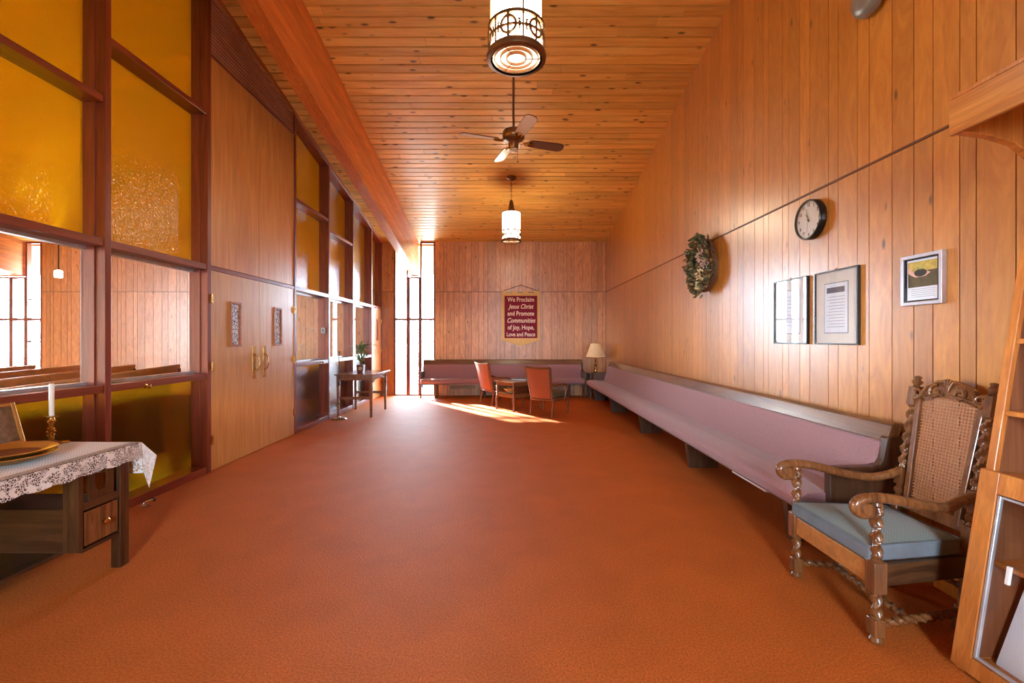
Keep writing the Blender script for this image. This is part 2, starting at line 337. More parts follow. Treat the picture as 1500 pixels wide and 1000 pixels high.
# ------------------------------------------------------------------ mesh builder
class MB:
    def __init__(s, off=(0, 0, 0)):
        s.v = []; s.f = []; s.t = []; s.off = Vector(off); s.uv = {}
    def add(s, vs, fs, tint=.5):
        b = len(s.v); s.v += [Vector(p) for p in vs]
        for f in fs: s.f.append([b+i for i in f]); s.t.append(tint)
        return s
    def box(s, x0, x1, y0, y1, z0, z1, tint=.5):
        vs = [(x, y, z) for x in (x0, x1) for y in (y0, y1) for z in (z0, z1)]
        fs = [(0, 1, 3, 2), (4, 6, 7, 5), (0, 4, 5, 1), (2, 3, 7, 6), (0, 2, 6, 4), (1, 5, 7, 3)]
        return s.add(vs, fs, tint)
    def hexa(s, vs, tint=.5):   # 8 corners ordered like box()
        return s.add(vs, [(0, 1, 3, 2), (4, 6, 7, 5), (0, 4, 5, 1), (2, 3, 7, 6), (0, 2, 6, 4), (1, 5, 7, 3)], tint)
    def prism(s, poly, axis, a, b, tint=.5):   # poly in the other two axes
        n = len(poly)
        def P(p, c):
            return {'X': (c, p[0], p[1]), 'Y': (p[0], c, p[1]), 'Z': (p[0], p[1], c)}[axis]
        vs = [P(p, a) for p in poly]+[P(p, b) for p in poly]
        fs = [list(range(n))[::-1], list(range(n, 2*n))]+[(i, (i+1) % n, n+(i+1) % n, n+i) for i in range(n)]
        return s.add(vs, fs, tint)
    def lathe(s, prof, c=(0, 0, 0), seg=24, axis=(0, 0, 1), caps=True):
        q = Vector((0, 0, 1)).rotation_difference(Vector(axis)); c = Vector(c)
        vs = []
        for r, z in prof:
            for i in range(seg):
                a = 2*PI*i/seg; vs.append(c+q @ Vector((r*math.cos(a), r*math.sin(a), z)))
        fs = []
        for j in range(len(prof)-1):
            for i in range(seg):
                k = (i+1) % seg; fs.append((j*seg+i, j*seg+k, (j+1)*seg+k, (j+1)*seg+i))
        if caps:
            fs.append(list(range(seg))[::-1]); n = (len(prof)-1)*seg; fs.append(list(range(n, n+seg)))
        return s.add(vs, fs)
    def cyl(s, p0, p1, r0, r1=None, seg=16):
        p0, p1 = Vector(p0), Vector(p1); d = p1-p0
        return s.lathe([(r0, 0), (r0 if r1 is None else r1, d.length)], p0, seg, d.normalized())
    def tube(s, pts, rad, seg=10, closed=False, twist=None):
        pts = [Vector(p) for p in pts]; n = len(pts)
        R = rad if callable(rad) else (lambda t: rad)
        up = None; vs = []
        for i, p in enumerate(pts):
            if closed: d = pts[(i+1) % n]-pts[i-1]
            else: d = pts[min(i+1, n-1)]-pts[max(i-1, 0)]
            d.normalize()
            if up is None:
                up = Vector((0, 0, 1)) if abs(d.z) < .9 else Vector((1, 0, 0))
            u = (up-d*up.dot(d)).normalized(); up = u; w_ = d.cross(u)
            t = i/max(1, n-1)
            for k in range(seg):
                a = 2*PI*k/seg; r = R(t)
                if twist: r *= 1+twist[1]*math.cos(2*(a)-twist[0]*t)
                vs.append(p+(u*math.cos(a)+w_*math.sin(a))*r)
        fs = []
        for i in range(n if closed else n-1):
            j = (i+1) % n
            for k in range(seg):
                l = (k+1) % seg; fs.append((i*seg+k, i*seg+l, j*seg+l, j*seg+k))
        if not closed:
            fs.append(list(range(seg))[::-1]); fs.append(list(range((n-1)*seg, n*seg)))
        return s.add(vs, fs)
    def barley(s, p0, p1, r, pitch, seg=12):
        p0, p1 = Vector(p0), Vector(p1); ln = (p1-p0).length; n = max(8, int(ln/pitch*12))
        return s.tube([p0.lerp(p1, i/n) for i in range(n+1)], r, seg, twist=(2*PI*ln/pitch, .3))
    def ball(s, c, r, seg=14, rings=8):
        rx, ry, rz = r if isinstance(r, (tuple, list)) else (r, r, r); c = Vector(c)
        vs = [c+Vector((0, 0, -rz))]
        for j in range(1, rings):
            ph = -PI/2+PI*j/rings
            for i in range(seg):
                a = 2*PI*i/seg; vs.append(c+Vector((rx*math.cos(ph)*math.cos(a), ry*math.cos(ph)*math.sin(a), rz*math.sin(ph))))
        vs.append(c+Vector((0, 0, rz)))
        fs = [(0, 1+(i+1) % seg, 1+i) for i in range(seg)]
        for j in range(rings-2):
            for i in range(seg):
                k = (i+1) % seg; fs.append((1+j*seg+i, 1+j*seg+k, 1+(j+1)*seg+k, 1+(j+1)*seg+i))
        t = len(vs)-1; b = 1+(rings-2)*seg
        fs += [(b+i, b+(i+1) % seg, t) for i in range(seg)]
        return s.add(vs, fs)
    def build(s, name, mat, parent=None, smooth=False, bevel=0., kind=None, mats=None, fmat=None, uv=None):
        me = bpy.data.meshes.new(name)
        me.from_pydata([tuple(p-s.off) for p in s.v], [], s.f)
        bm = bmesh.new(); bm.from_mesh(me)
        bmesh.ops.recalc_face_normals(bm, faces=bm.faces) if not uv else None
        bm.to_mesh(me); bm.free()
        me.materials.append(mat)
        for mm in (mats or []): me.materials.append(mm)
        if fmat:
            for p, k in zip(me.polygons, fmat): p.material_index = k
        ca = me.color_attributes.new('tint', 'FLOAT_COLOR', 'CORNER')
        for p in me.polygons:
            t = s.t[p.index] if p.index < len(s.t) else .5
            for li in p.loop_indices: ca.data[li].color = (t, t, t, 1)
        if uv:
            ul = me.uv_layers.new(name='map')
            for p in me.polygons:
                for li in p.loop_indices: ul.data[li].uv = uv[me.loops[li].vertex_index]
        if smooth:
            for p in me.polygons: p.use_smooth = True
            me.set_sharp_from_angle(angle=math.radians(42))
        o = bpy.data.objects.new(name, me); COL.objects.link(o)
        if parent: o.parent = parent
        if kind: o['kind'] = kind
        if bevel:
            b = o.modifiers.new('bevel', 'BEVEL'); b.width = bevel; b.segments = 2; b.limit_method = 'ANGLE'; b.angle_limit = math.radians(50)
        return o

def thing(name, label, cat, loc=(0, 0, 0), rz=0, group=None):
    o = bpy.data.objects.new(name, None); COL.objects.link(o)
    o.location = loc; o.rotation_euler = (0, 0, rz); o.empty_display_size = .1
    return tag(o, label, cat, group)
def tag(o, label, cat, group=None):
    o['label'] = label; o['category'] = cat
    if group: o['group'] = group
    return o
def note(o, label): o['label'] = label; return o
def copy_tree(o, parent=None):
    c = o.copy(); COL.objects.link(c)
    if parent: c.parent = parent
    for ch in [x for x in bpy.data.objects if x.parent == o]: copy_tree(ch, c)
    return c
def text_mesh(body, size, name, mat, parent, shear=0., align='CENTER', mtx=Matrix(), depth=.002):
    cu = bpy.data.curves.new(name, 'FONT'); cu.body = body; cu.size = size; cu.shear = shear
    cu.align_x = align; cu.align_y = 'CENTER'; cu.extrude = depth; cu.offset = size*.012
    tmp = bpy.data.objects.new('tmp_text', cu); COL.objects.link(tmp)
    bpy.context.view_layer.update()
    me = bpy.data.meshes.new_from_object(tmp.evaluated_get(bpy.context.evaluated_depsgraph_get()))
    bpy.data.objects.remove(tmp); bpy.data.curves.remove(cu)
    me.transform(mtx); me.name = name; me.materials.clear(); me.materials.append(mat)
    o = bpy.data.objects.new(name, me); COL.objects.link(o); o.parent = parent
    return o

# ------------------------------------------------------------------ dimensions
XL, XR, YB, YR = -3.10, 2.39, 11.05, -3.4      # left partition face, right wall, back wall, rear wall
XS = -14.8                                      # far side wall of the hall beyond the partition
SL = .203
def ceil_z(y): return EYE+4.62-SL*y
SEAM = 2.543

# ------------------------------------------------------------------ floor, ground
MB().box(-3.19, XR+.2, YR-.1, YB+.12, -.12, 0).build('floor', M['carpet'], kind='structure')
MB().box(XS-.2, -3.19, YR-.1, YB+.12, -.12, 0).build('floor_hall', M['taupe'], kind='structure')
MB().box(XS-25, 25, YR-25, 45, -.3, -.14).build('ground_outside', M['concrete'], kind='structure')

# ------------------------------------------------------------------ ceiling of pine boards
def ceiling():
    m = MB(); rnd = random.Random(3)
    y = YR; wdt = .132
    while y < YB+.1:
        y1 = min(y+wdt-.02, YB+.12)
        x = XS+rnd.uniform(-1.5, 0)
        while x < XR+.05:
            ln = rnd.uniform(2.6, 5.2); xa, xb = max(x, XS-.1), min(x+ln-.003, XR+.05)
            if xb > xa:
                t = rnd.random()
                m.hexa([(a, b, ceil_z(b)+dz) for a in (xa, xb) for b in (y, y1) for dz in (0, .02)], t)
            x += ln
        y += wdt
    o = m.build('ceiling', M['ceil'], kind='structure')
    mb = MB(); mb.hexa([(a, b, ceil_z(b)+dz) for a in (XS-.3, XR+.3) for b in (YR-.2, YB+.3) for dz in (.019, .2)])
    mb.build('ceiling_backing', M['groove'], kind='structure')
ceiling()

# ------------------------------------------------------------------ panelled walls
def plank_edges(a, b, seed):
    rnd = random.Random(seed); e = [a]; ws = [.085, .10, .12, .15, .18, .21]
    while e[-1] < b:
        e.append(e[-1]+rnd.choice(ws))
    e[-1] = b
    if e[-1]-e[-2] < .05 and len(e) > 2: e.pop(-2)
    return e
def right_wall():
    m = MB(); e = plank_edges(YR, YB, 11); rnd = random.Random(5)
    for a, b in zip(e, e[1:]):
        b2 = b-.0055
        m.hexa([(x, y, z) for x in (XR, XR+.02) for y in (a, b2) for z in (0, SEAM-.008)], rnd.random())
        t = rnd.random()
        vs = [(x, y, z) for x in (XR, XR+.02) for y in (a, b2) for z in (SEAM+.008, ceil_z(y)+.01)]
        m.hexa(vs, t)
    o = m.build('wall_right', M['panel'], kind='structure')
    g = MB(); g.hexa([(x, y, z) for x in (XR+.008, XR+.15) for y in (YR-.1, YB+.2) for z in (0, ceil_z(y)+.03)])
    g.build('backing', M['groove'], o)
    MB().box(XR-.006, XR+.01, YR, YB, SEAM-.007, SEAM+.007).build('seam_strip', M['seam'], o)
right_wall()

BWIN = (-2.81, -1.80)          # window strips of the lobby
SWIN = (-13.4, -11.44)         # window strips of the hall
def back_wall():
    m = MB(); g = MB(); st = MB(); rnd = random.Random(15)
    zt = ceil_z(YB)
    for (xa, xb, sd) in ((XS, SWIN[0], 1), (SWIN[1], BWIN[0], 2), (BWIN[1], XR, 3)):
        e = plank_edges(xa, xb, sd+20)
        for a, b in zip(e, e[1:]):
            b2 = b-.0055
            m.box(a, b2, YB, YB+.02, 0, SEAM-.007, rnd.random()); m.box(a, b2, YB, YB+.02, SEAM+.007, zt+.01, rnd.random())
        g.box(xa, xb, YB+.008, YB+.15, 0, zt+.05)
        st.box(xa, xb, YB-.006, YB+.01, SEAM-.006, SEAM+.006)
    o = m.build('wall_back', M['panel_end'], kind='structure')
    g.build('backing', M['groove'], o); st.build('seam_strip', M['seam'], o)
back_wall()

# window strips in the back wall: posts, rails and panes
def win_strip(n, x0, x1, ztop, muntins, side):
    Z = ztop; y0, y1 = YB-.01, YB+.10
    f = MB(); t = .042
    f.box(x0, x0+t, y0, y1, 0, Z); f.box(x1-t, x1, y0, y1, 0, Z)
    f.box(x0+t, x1-t, y0, y1, Z-t, Z); f.box(x0+t, x1-t, y0, y1, 0, .03)
    zr = EYE+(496-467.5)/59.7
    f.box(x0+t, x1-t, y0, y1, zr-.03, zr+.03)
    o = f.build('window_%d' % n, M['redwood'], kind='structure', bevel=.003)
    for z in muntins:
        MB().box(x0+t, x1-t, YB+.045, YB+.065, z-.013, z+.013).build('muntin', M['steel'], o)
    MB().box(x0+t, x1-t, YB+.05, YB+.056, .03, zr-.02).build('pane', M['obscure'], o)
    MB().box(x0+t, x1-t, YB+.05, YB+.056, zr+.02, Z-t).build('pane', M['window'], o)
def zpx(py): return EYE+(496-py)/59.7
BEAM_BOT = EYE+1.515
win_strip(1, BWIN[0], -2.46, ceil_z(YB), [zpx(438), zpx(500)], 0)
win_strip(2, -2.46, -2.17, BEAM_BOT, [zpx(546)], 0)
win_strip(3, -2.17, BWIN[1], ceil_z(YB), [zpx(438), zpx(500)], 0)
win_strip(4, -13.4, -12.75, ceil_z(YB), [zpx(438), zpx(500)], 0)
win_strip(5, -12.75, -12.20, BEAM_BOT, [zpx(438), zpx(500)], 0)
win_strip(6, -12.20, -11.84, BEAM_BOT, [zpx(546)], 0)
win_strip(7, -11.84, -11.44, ceil_z(YB), [zpx(438), zpx(500)], 0)

# beams
def beam(name, x0, x1, yend, y0=YR):
    m = MB(); n = 9
    for i in range(n):
        a, b = .857*i/n, .857*(i+1)/n
        m.hexa([(x, y, ceil_z(y)-(.857-z)+.01) for x in (x0, x1) for y in (y0, yend) for z in (a, b-.002)], (i*.37+.2) % 1)
    return m.build(name, M['beam'], kind='structure')
beam('ceiling_beam', -2.385, -2.21, YB+.02)
beam('ceiling_beam', -12.75, -11.86, YB+.02)
# eave outside the windows
MB().hexa([(x, y, ceil_z(y)+dz) for x in (XS, XR+.3) for y in (YB+.15, YB+2.25) for dz in (-.04, .16)]).build('eave_soffit', M['soffit'], kind='structure')

# ------------------------------------------------------------------ walls never seen but closing the place
def rear_wall():
    zt = ceil_z(YR)+.05; m = MB()
    m.box(XS, -.3, YR-.1, YR, 0, zt); m.box(.7, XR, YR-.1, YR, 0, zt)
    m.box(-.3, .7, YR-.1, YR, 3.1, zt); m.box(-.3, .7, YR-.1, YR, 0, .7)
    m.build('wall_rear', M['plaster'], kind='structure')
    f = MB()
    for x in (-.3, .17, .64): f.box(x, x+.06, YR-.09, YR-.01, .7, 3.1)
    f.box(-.3, .7, YR-.09, YR-.01, 1.9, 1.96)
    f.build('window_8', M['redwood'], kind='structure')  # unseen window, added for fill light from behind the camera
rear_wall()
def hall_wall():
    m = MB(); a, b = -2.8, 2.0
    m.box(XS-.1, XS, YR, a, 0, ceil_z(YR)); m.box(XS-.1, XS, b, YB, 0, ceil_z(b)+.05)
    m.box(XS-.1, XS, a, b, 3.5, ceil_z(a)); m.box(XS-.1, XS, a, b, 0, .3)
    m.build('wall_left', M['plaster'], kind='structure')
    f = MB()
    for k in range(5): f.box(XS-.09, XS-.01, a+k*1.185, a+.06+k*1.185, .3, 3.5)
    f.box(XS-.09, XS-.01, a, b, 2.1, 2.16)
    f.build('window_9', M['redwood'], kind='structure')  # unseen side window, added and sized to bring daylight into the hall
hall_wall()

# ------------------------------------------------------------------ glazed partition on the left
POST = [2.30, 3.49, 4.67, 6.56, 7.80, 9.01, 10.23, 11.03]
GX = XL-.165                         # glass plane
DT = 2.13; SILL = 1.005
def partition():
    k = 0
    for y in POST+[1.1, -.1]:
        k += 1
        hw = .027
        m = MB(); m.hexa([(x, yy, z) for x in (XL-.18, XL) for yy in (y-hw, y+hw) for z in (0, ceil_z(yy)-.0)])
        m.hexa([(x, yy, z) for x in (XL-.185, XL-.075) for yy in (y-hw-.01, y-hw) for z in (.07, ceil_z(yy)-.0)])
        m.build('trim_%d' % k, M['redwood'], kind='structure', bevel=.003)
    # solid partition towards the rear
    m = MB(); m.hexa([(x, y, z) for x in (XL-.12, XL-.02) for y in (YR, -.12) for z in (0, ceil_z(y))])
    m.build('wall_partition', M['panel'], kind='structure')
    m = MB(); m.hexa([(x, y, z) for x in (XL-.01, XL+.012) for y in (-.1, YB) for z in (ceil_z(y)-.035, ceil_z(y)+.005)])
    m.build('trim_20', M['trimwood'], kind='structure')
partition()

def quad(pts, name, mat, parent):
    return MB().add(pts, [(0, 1, 2, 3)]).build(name, mat, parent)
def pane_box(y0, y1, z0, z1, mat, parent, z1b=None):
    z1b = z1 if z1b is None else z1b
    if mat is M['amber']:
        return quad([(GX, y0, z0), (GX, y1, z0), (GX, y1, z1b), (GX, y0, z1)], 'amber_pane', mat, parent)
    return MB().hexa([(GX-.003, y0, z0), (GX-.003, y0, z1), (GX-.003, y1, z0), (GX-.003, y1, z1b),
                      (GX+.003, y0, z0), (GX+.003, y0, z1), (GX+.003, y1, z0), (GX+.003, y1, z1b)]).build('clear_pane', mat, parent)
def bay(n, ya, yb, rail):
    a, b = ya+.027, yb-.037
    f = MB(); RX0, RX1 = XL-.18, XL-.004
    f.box(RX0, RX1, a, b, 0, .075)
    f.box(RX0, RX1, a, b, SILL-.03, SILL+.03); f.box(RX0, RX1, a, b, DT-.03, DT+.03)
    if rail: f.box(RX0, RX1, a, b, rail-.026, rail+.026)
    f.hexa([(x, y, z) for x in (RX0, RX1) for y in (a, b) for z in (ceil_z(y)-.06, ceil_z(y)-.002)])
    o = f.build('window_%d' % n, M['redrail'], kind='structure', bevel=.004)
    pane_box(a, b, .075, SILL-.03, M['amber'], o)
    pane_box(a, b, SILL+.03, DT-.03, M['clear'], o)
    if rail:
        pane_box(a, b, DT+.03, rail-.026, M['amber'], o)
        pane_box(a, b, rail+.026, ceil_z(a)-.06, M['amber'], o, ceil_z(b)-.06)
    else:
        pane_box(a, b, DT+.03, ceil_z(a)-.06, M['amber'], o, ceil_z(b)-.06)
    c = MB(); c.box(GX-.02, GX+.03, a, b, SILL+.03, SILL+.052); c.build('bottom_channel', M['alu'], o)
    c = MB(); c.box(GX-.02, GX+.03, a, b, DT-.055, DT-.03); c.build('top_channel', M['alu'], o)
bay(10, -.1, 1.1, 3.71); bay(11, 1.1, 2.30, 3.71); bay(12, 2.30, 3.49, 3.23); bay(13, 3.49, 4.67, 3.72)
bay(14, 6.56, 7.80, 3.43); bay(15, 7.80, 9.01, 3.26); bay(16, 9.01, 10.23, None)

# over the single door at the far end
def over_door():
    a, b = 10.257, 10.993
    f = MB(); f.box(XL-.18, XL-.004, a, b, DT-.02, DT+.03)
    f.hexa([(x, y, z) for x in (XL-.18, XL-.004) for y in (a, b) for z in (ceil_z(y)-.06, ceil_z(y)-.002)])
    o = f.build('window_17', M['redrail'], kind='structure', bevel=.003)
    pane_box(a, b, DT+.03, ceil_z(a)-.06, M['amber'], o, ceil_z(b)-.06)
over_door()

# panels, louver over the double doors
def over_doors():
    zt = 4.355; a, mid, b = 4.70, 5.615, 6.53
    m = MB(); m.box(XL-.06, XL-.012, a, mid-.003, DT+.03, zt-.02, .3); m.box(XL-.06, XL-.012, mid+.003, b, DT+.03, zt-.02, .8)
    m.build('wall_over_doors', M['ply'], kind='structure')
    r = MB(); r.box(XL-.16, XL-.002, a-.005, b+.005, DT-.022, DT+.022); r.box(XL-.16, XL-.002, a-.005, b+.005, zt-.022, zt+.016)
    r.build('trim_21', M['redrail'], kind='structure', bevel=.003)
    lv = MB(); z = zt+.03
    while z < ceil_z(a)-.03:
        ye = min(b, (EYE+4.62-.03-z)/SL)
        if ye-a > .1: lv.box(XL-.03, XL-.012, a, ye, z, z+.016)
        z += .04
    o = lv.build('trim_22', M['slat'], kind='structure')
    MB().hexa([(x, y, zz) for x in (XL-.12, XL-.07) for y in (a, b) for zz in (zt, ceil_z(y)-.01)]).build('backing', M['louver'], o)
over_doors()

# ------------------------------------------------------------------ doors
def door(n, y0, y1, pane, hinge_y, pull_y, pd):
    x0, x1 = XL-.05, XL-.008
    pa, pb, pz0, pz1 = pane
    m = MB()
    m.box(x0, x1, y0, pa, .012, DT-.025); m.box(x0, x1, pb, y1, .012, DT-.025)
    m.box(x0, x1, pa, pb, .012, pz0); m.box(x0, x1, pa, pb, pz1, DT-.025)
    o = m.build('door_%d' % n, M['door'], kind='structure')
    f = MB(); t = .02
    for A in ((pa-t, pa+.004, pz0-t, pz1+t), (pb-.004, pb+t, pz0-t, pz1+t)): f.box(x0-.006, x1+.012, *A)
    f.box(x0-.006, x1+.012, pa, pb, pz0-t, pz0+.004); f.box(x0-.006, x1+.012, pa, pb, pz1-.004, pz1+t)
    f.build('vision_frame', M['trimwood'], o, bevel=.003)
    MB().box(XL-.03, XL-.025, pa, pb, pz0, pz1).build('vision_pane', M['leaded'], o)
    for hz in (1.81, 1.10, .33):
        if hinge_y is None: break
        h = MB(); h.cyl((XL+.004, hinge_y, hz-.045), (XL+.004, hinge_y, hz+.045), .009); s = .028 if hinge_y < y0+.1 else -.028
        h.box(XL-.012, XL-.004, min(hinge_y, hinge_y+s), max(hinge_y, hinge_y+s), hz-.045, hz+.045)
        h.build('hinge', M['brass'], o, smooth=True)
    if pull_y is not None:
        MB().box(x1, x1+.004, pull_y-.036, pull_y+.036, .905, 1.30).build('pull_plate', M['brass'], o, bevel=.002)
        p = []
        for i in range(17):
            t_ = i/16; a = PI*t_; p.append((x1+.002+.06*math.sin(a)**.5 if 0 < t_ < 1 else x1+.002, pull_y+pd*.012*math.sin(a), 1.20-.20*t_))
        h = MB(); h.tube(p, .0085); h.build('pull_handle', M['brass'], o, smooth=True)
    return o
door(1, 4.70, 5.612, (5.05, 5.215, 1.32, 1.79), 4.705, 5.50, 1)
door(2, 5.618, 6.53, (5.99, 6.155, 1.32, 1.79), 6.525, 5.73, -1)
door(3, 10.262, 10.99, (10.62, 10.71, 1.36, 1.83), 10.985, None, 1)

# ================================================================== things
# ------------------------------------------------------------------ pendants
def make_pendant(label):
    r = .172; H = .53
    t = thing('pendant_lamp', label, 'ceiling lamp', group='pendant lanterns')
    top = .0          # filled by caller
    g = MB(); g.lathe([(r-.012, .05), (r-.012, H)], seg=40, caps=False); g.build('shade', M['lampglass'], t, smooth=True)
    c = MB(); c.lathe([(r+.004, H-.006), (r+.006, H+.012), (r-.02, H+.02), (.07, H+.03), (.06, H+.06), (.035, H+.2), (.018, H+.24)], seg=32); c.build('cap', M['bronze'], t, smooth=True)
    b = MB()
    b.lathe([(r-.008, -.005), (r+.016, 0), (r+.02, .018), (r+.012, .04), (r-.002, .052), (r-.014, .03), (r-.02, .005)], seg=48, caps=False)
    b.lathe([(r-.004, .185), (r+.01, .188), (r+.01, .208), (r-.004, .212)], seg=48, caps=False)
    b.build('band_rings', M['bronze'], t, smooth=True)
    o = MB(); R = r+.003
    def P(a, z): return (R*math.cos(a), R*math.sin(a), z)
    for k in range(6):
        a0 = 2*PI*k/6+.22
        ring = [P(a0+.048/R*math.cos(q), .118+.052*math.sin(q)) for q in [2*PI*i/20 for i in range(20)]]
        o.tube(ring, .0095, 6, closed=True)
        o.tube([P(a0, .05), P(a0, .19)], .009, 6); o.tube([P(a0+x/R, .118) for x in (-.075, -.04, 0, .04, .075)], .009, 6)
        ap = a0+PI/6
        for sg in (-1, 1):
            for zz in (-1, 1):
                o.tube([P(ap+sg*.014/R, .118+zz*.003), P(ap+sg*.024/R, .118+zz*.014), P(ap+sg*.02/R, .118+zz*.026), P(ap+sg*.032/R, .118+zz*.03)], .007, 6)
            o.tube([P(ap, .118), P(ap+sg*.016/R, .118)], .006, 6)
    o.build('cross_fretwork', M['bronze'], t, smooth=True)
    for k in range(6):
        a = 2*PI*k/6+.22+PI/6; top_z = H if k % 2 == 0 else .2
        MB().tube([P(a, .04), P(a, top_z)], .0075, 6).build('upright', M['bronze'], t, smooth=True)
    d = MB()
    d.lathe([(.001, .03), (r-.02, .03)], seg=32, caps=False); d.build('diffuser', M['lampglow'], t)
    l = MB()
    for rr in (.06, .1, .138): l.lathe([(rr, .003), (rr+.004, .022), (rr+.007, .022), (rr+.004, .003)], seg=32, caps=False)
    for k in range(3):
        a = 2*PI*k/3; l.tube([(.05*math.cos(a), .05*math.sin(a), .008), ((r-.018)*math.cos(a), (r-.018)*math.sin(a), .008)], .0025, 5)
    l.build('ring_louver', M['trimwood'], t, smooth=True)
    return t
def finish_pendant(t, x, y, zb):
    t.location = (x, y, zb)
    zc = ceil_z(y)-zb; H = .53+.24
    c = MB(); c.lathe([(.012, zc-.06), (.05, zc-.045), (.088, zc-.012), (.09, zc+.02)], seg=28); c.build('canopy', M['bronze'], t, smooth=True)
    ch = MB(); n = max(2, int((zc-.05-H)/.045)); st = (zc-.05-H)/n
    for i in range(n):
        zc_ = H+st*(i+.5); ax = i % 2
        pts = []
        for q in range(12):
            a = 2*PI*q/12; u = .012*math.cos(a); v = (st*.62)*math.sin(a)
            pts.append((u if ax else 0, 0 if ax else u, zc_+v))
        ch.tube(pts, .0035, 6, closed=True)
    ch.build('chain', M['bronze'], t, smooth=True)
p1 = make_pendant('large lit white cylinder lantern with bronze cross band, nearest the camera')
p2 = copy_tree(p1); p2['label'] = 'small-looking lit cylinder lantern hanging on a chain beyond the ceiling fan'
finish_pendant(p1, .05, 2.89, 3.175); finish_pendant(p2, .05, 8.25, 3.16)

# ------------------------------------------------------------------ ceiling fan
def fan():
    fx, fy, fz = .06, 5.5, 3.80
    t = thing('ceiling_fan', 'bronze ceiling fan with four blades hanging on a long rod between two lanterns', 'ceiling fan', (fx, fy, fz))
    zc = ceil_z(fy)-fz
    MB().lathe([(.014, zc-.09), (.045, zc-.07), (.075, zc-.02), (.075, zc+.02)], seg=24).build('canopy', M['bronze'], t, smooth=True)
    MB().cyl((0, 0, .05), (0, 0, zc-.05), .014).build('downrod', M['bronze'], t, smooth=True)
    MB().lathe([(.02, .16), (.06, .15), (.125, .12), (.135, .09), (.135, .04), (.12, .015), (.08, 0), (.06, -.02), (.06, -.085), (.05, -.1), (.012, -.105)], seg=32).build('motor_housing', M['bronze'], t, smooth=True)
    a0 = math.radians(18)
    for k in range(4):
        a = a0+k*PI/2; ca, sa = math.cos(a), math.sin(a); pitch = math.radians(-13)
        def T(u, v, w_):
            vv = v*math.cos(pitch)-w_*math.sin(pitch); ww = v*math.sin(pitch)+w_*math.cos(pitch)
            return (u*ca-vv*sa, u*sa+vv*ca, ww+.0)
        out = []
        prof = [(.20, .045), (.23, .062), (.56, .073), (.62, .07), (.655, .045), (.665, .0)]
        edge = [(u, v) for u, v in prof]+[(u, -v) for u, v in prof[-2::-1]]
        n = len(edge)
        vs = [T(u, v, -.004) for u, v in edge]+[T(u, v, .004) for u, v in edge]
        m = MB().add(vs, [list(range(n)), list(range(n, 2*n))[::-1]]+[(i, (i+1) % n, n+(i+1) % n, n+i) for i in range(n)])
        bl = m.build('blade', M['bladedark'] if k == 0 else M['bladeglare'], t)  # blades are all alike; glare is painted on three of them
        note(bl, 'dark brown cane patterned blade' if k == 0 else 'cane patterned blade with glare painted pale')
        r = MB(); r.add([T(u, v*1.02, w_) for u, v in edge for w_ in (-.005, .005)], [(2*i, 2*((i+1) % n), 2*((i+1) % n)+1, 2*i+1) for i in range(n)]); r.build('blade_edge', M['darkwood'], bl)
        br = MB(); br.tube([T(.11, 0, .02), T(.15, 0, -.012), T(.2, 0, -.012), T(.25, 0, -.008)], .01, 8)
        for sg in (-1, 1): br.tube([T(.13, 0, -.012), T(.17, sg*.035, -.012), T(.21, sg*.04, -.01), T(.245, sg*.02, -.008)], .006, 6)
        br.build('blade_arm', M['brass'], bl, smooth=True)
    MB().lathe([(.05, -.1), (.052, -.112), (.03, -.125), (.004, -.13)], seg=20).build('bottom_cap', M['white'], t, smooth=True)
    c = MB(); c.tube([(.05, 0, -.1), (.052, 0, -.24)], .0018, 5); c.ball((.052, 0, -.25), .01, 8, 6); c.build('pull_chain', M['bronze'], t, smooth=True)
fan()

# ------------------------------------------------------------------ pews
def make_pew(name, label, ln, supports, group=None, ends=(True, True), cap='pewwood', detail=True):
    t = thing(name, label, 'pew', group=group)
    # seat cushion profile (depth y, height z)
    prof = [(.40, .34), (.10, .335), (.03, .345), (.004, .375), (0, .41), (.018, .44), (.06, .455), (.2, .458), (.42, .44)]
    MB().prism(prof, 'X', .03, ln-.03).build('seat_cushion', M['mauve'], t, bevel=.008)
    MB().prism([(.06, .318), (.46, .318), (.46, .336), (.06, .336)], 'X', .03, ln-.03).build('seat_board', M['pewwood'], t)
    bk = [(.385, .44), (.405, .43), (.53, .765), (.505, .77), (.49, .762)]
    MB().prism(bk, 'X', .03, ln-.03).build('back_cushion', M['mauve'], t, bevel=.006)
    cp = [(.498, .772), (.532, .765), (.41, .43), (.45, .42), (.58, .79), (.592, .86), (.585, .882), (.56, .885), (.535, .868)]
    MB().prism(cp, 'X', 0.0, ln).build('back_rail', M[cap], t, bevel=.005)
    for s in supports:
        MB().prism([(.15, .33), (.19, 0), (.5, 0), (.5, .33)], 'X', s-.028, s+.028).build('support', M['pewend'], t, bevel=.003)
    for e, x in zip(ends, (0, ln-.045)):
        if not e: continue
        pe = [(.16, .24), (.16, .605), (.17, .622), (.42, .628), (.455, .64), (.475, .67), (.5, .79), (.51, .805), (.6, .805), (.6, .24)]
        MB().prism(pe, 'X', x, x+.055).build('end_panel', M['pewend'], t, bevel=.006)
    return t
pw = make_pew('long_pew', 'very long mauve upholstered pew with dark wood back along the right wall', 7.55, [.06, 1.68, 3.6, 5.37, 7.12])
pw.location = (1.76, 10.25, 0); pw.rotation_euler.z = -PI/2
bp = make_pew('pew', 'mauve upholstered pew standing across the back wall under the banner', 3.86, [.35, 1.5, 2.6, 3.5])
bp.location = (-2.07, 10.42, 0)
bp['group'] = 'lobby pews'; pw['group'] = 'lobby pews'
for (sx) in (.02, 3.84):
    MB().prism([(.05, .34), (.09, 0), (.13, 0), (.12, .34)], 'X', sx-.018, sx+.018).build('leg', M['pewend'], bp)
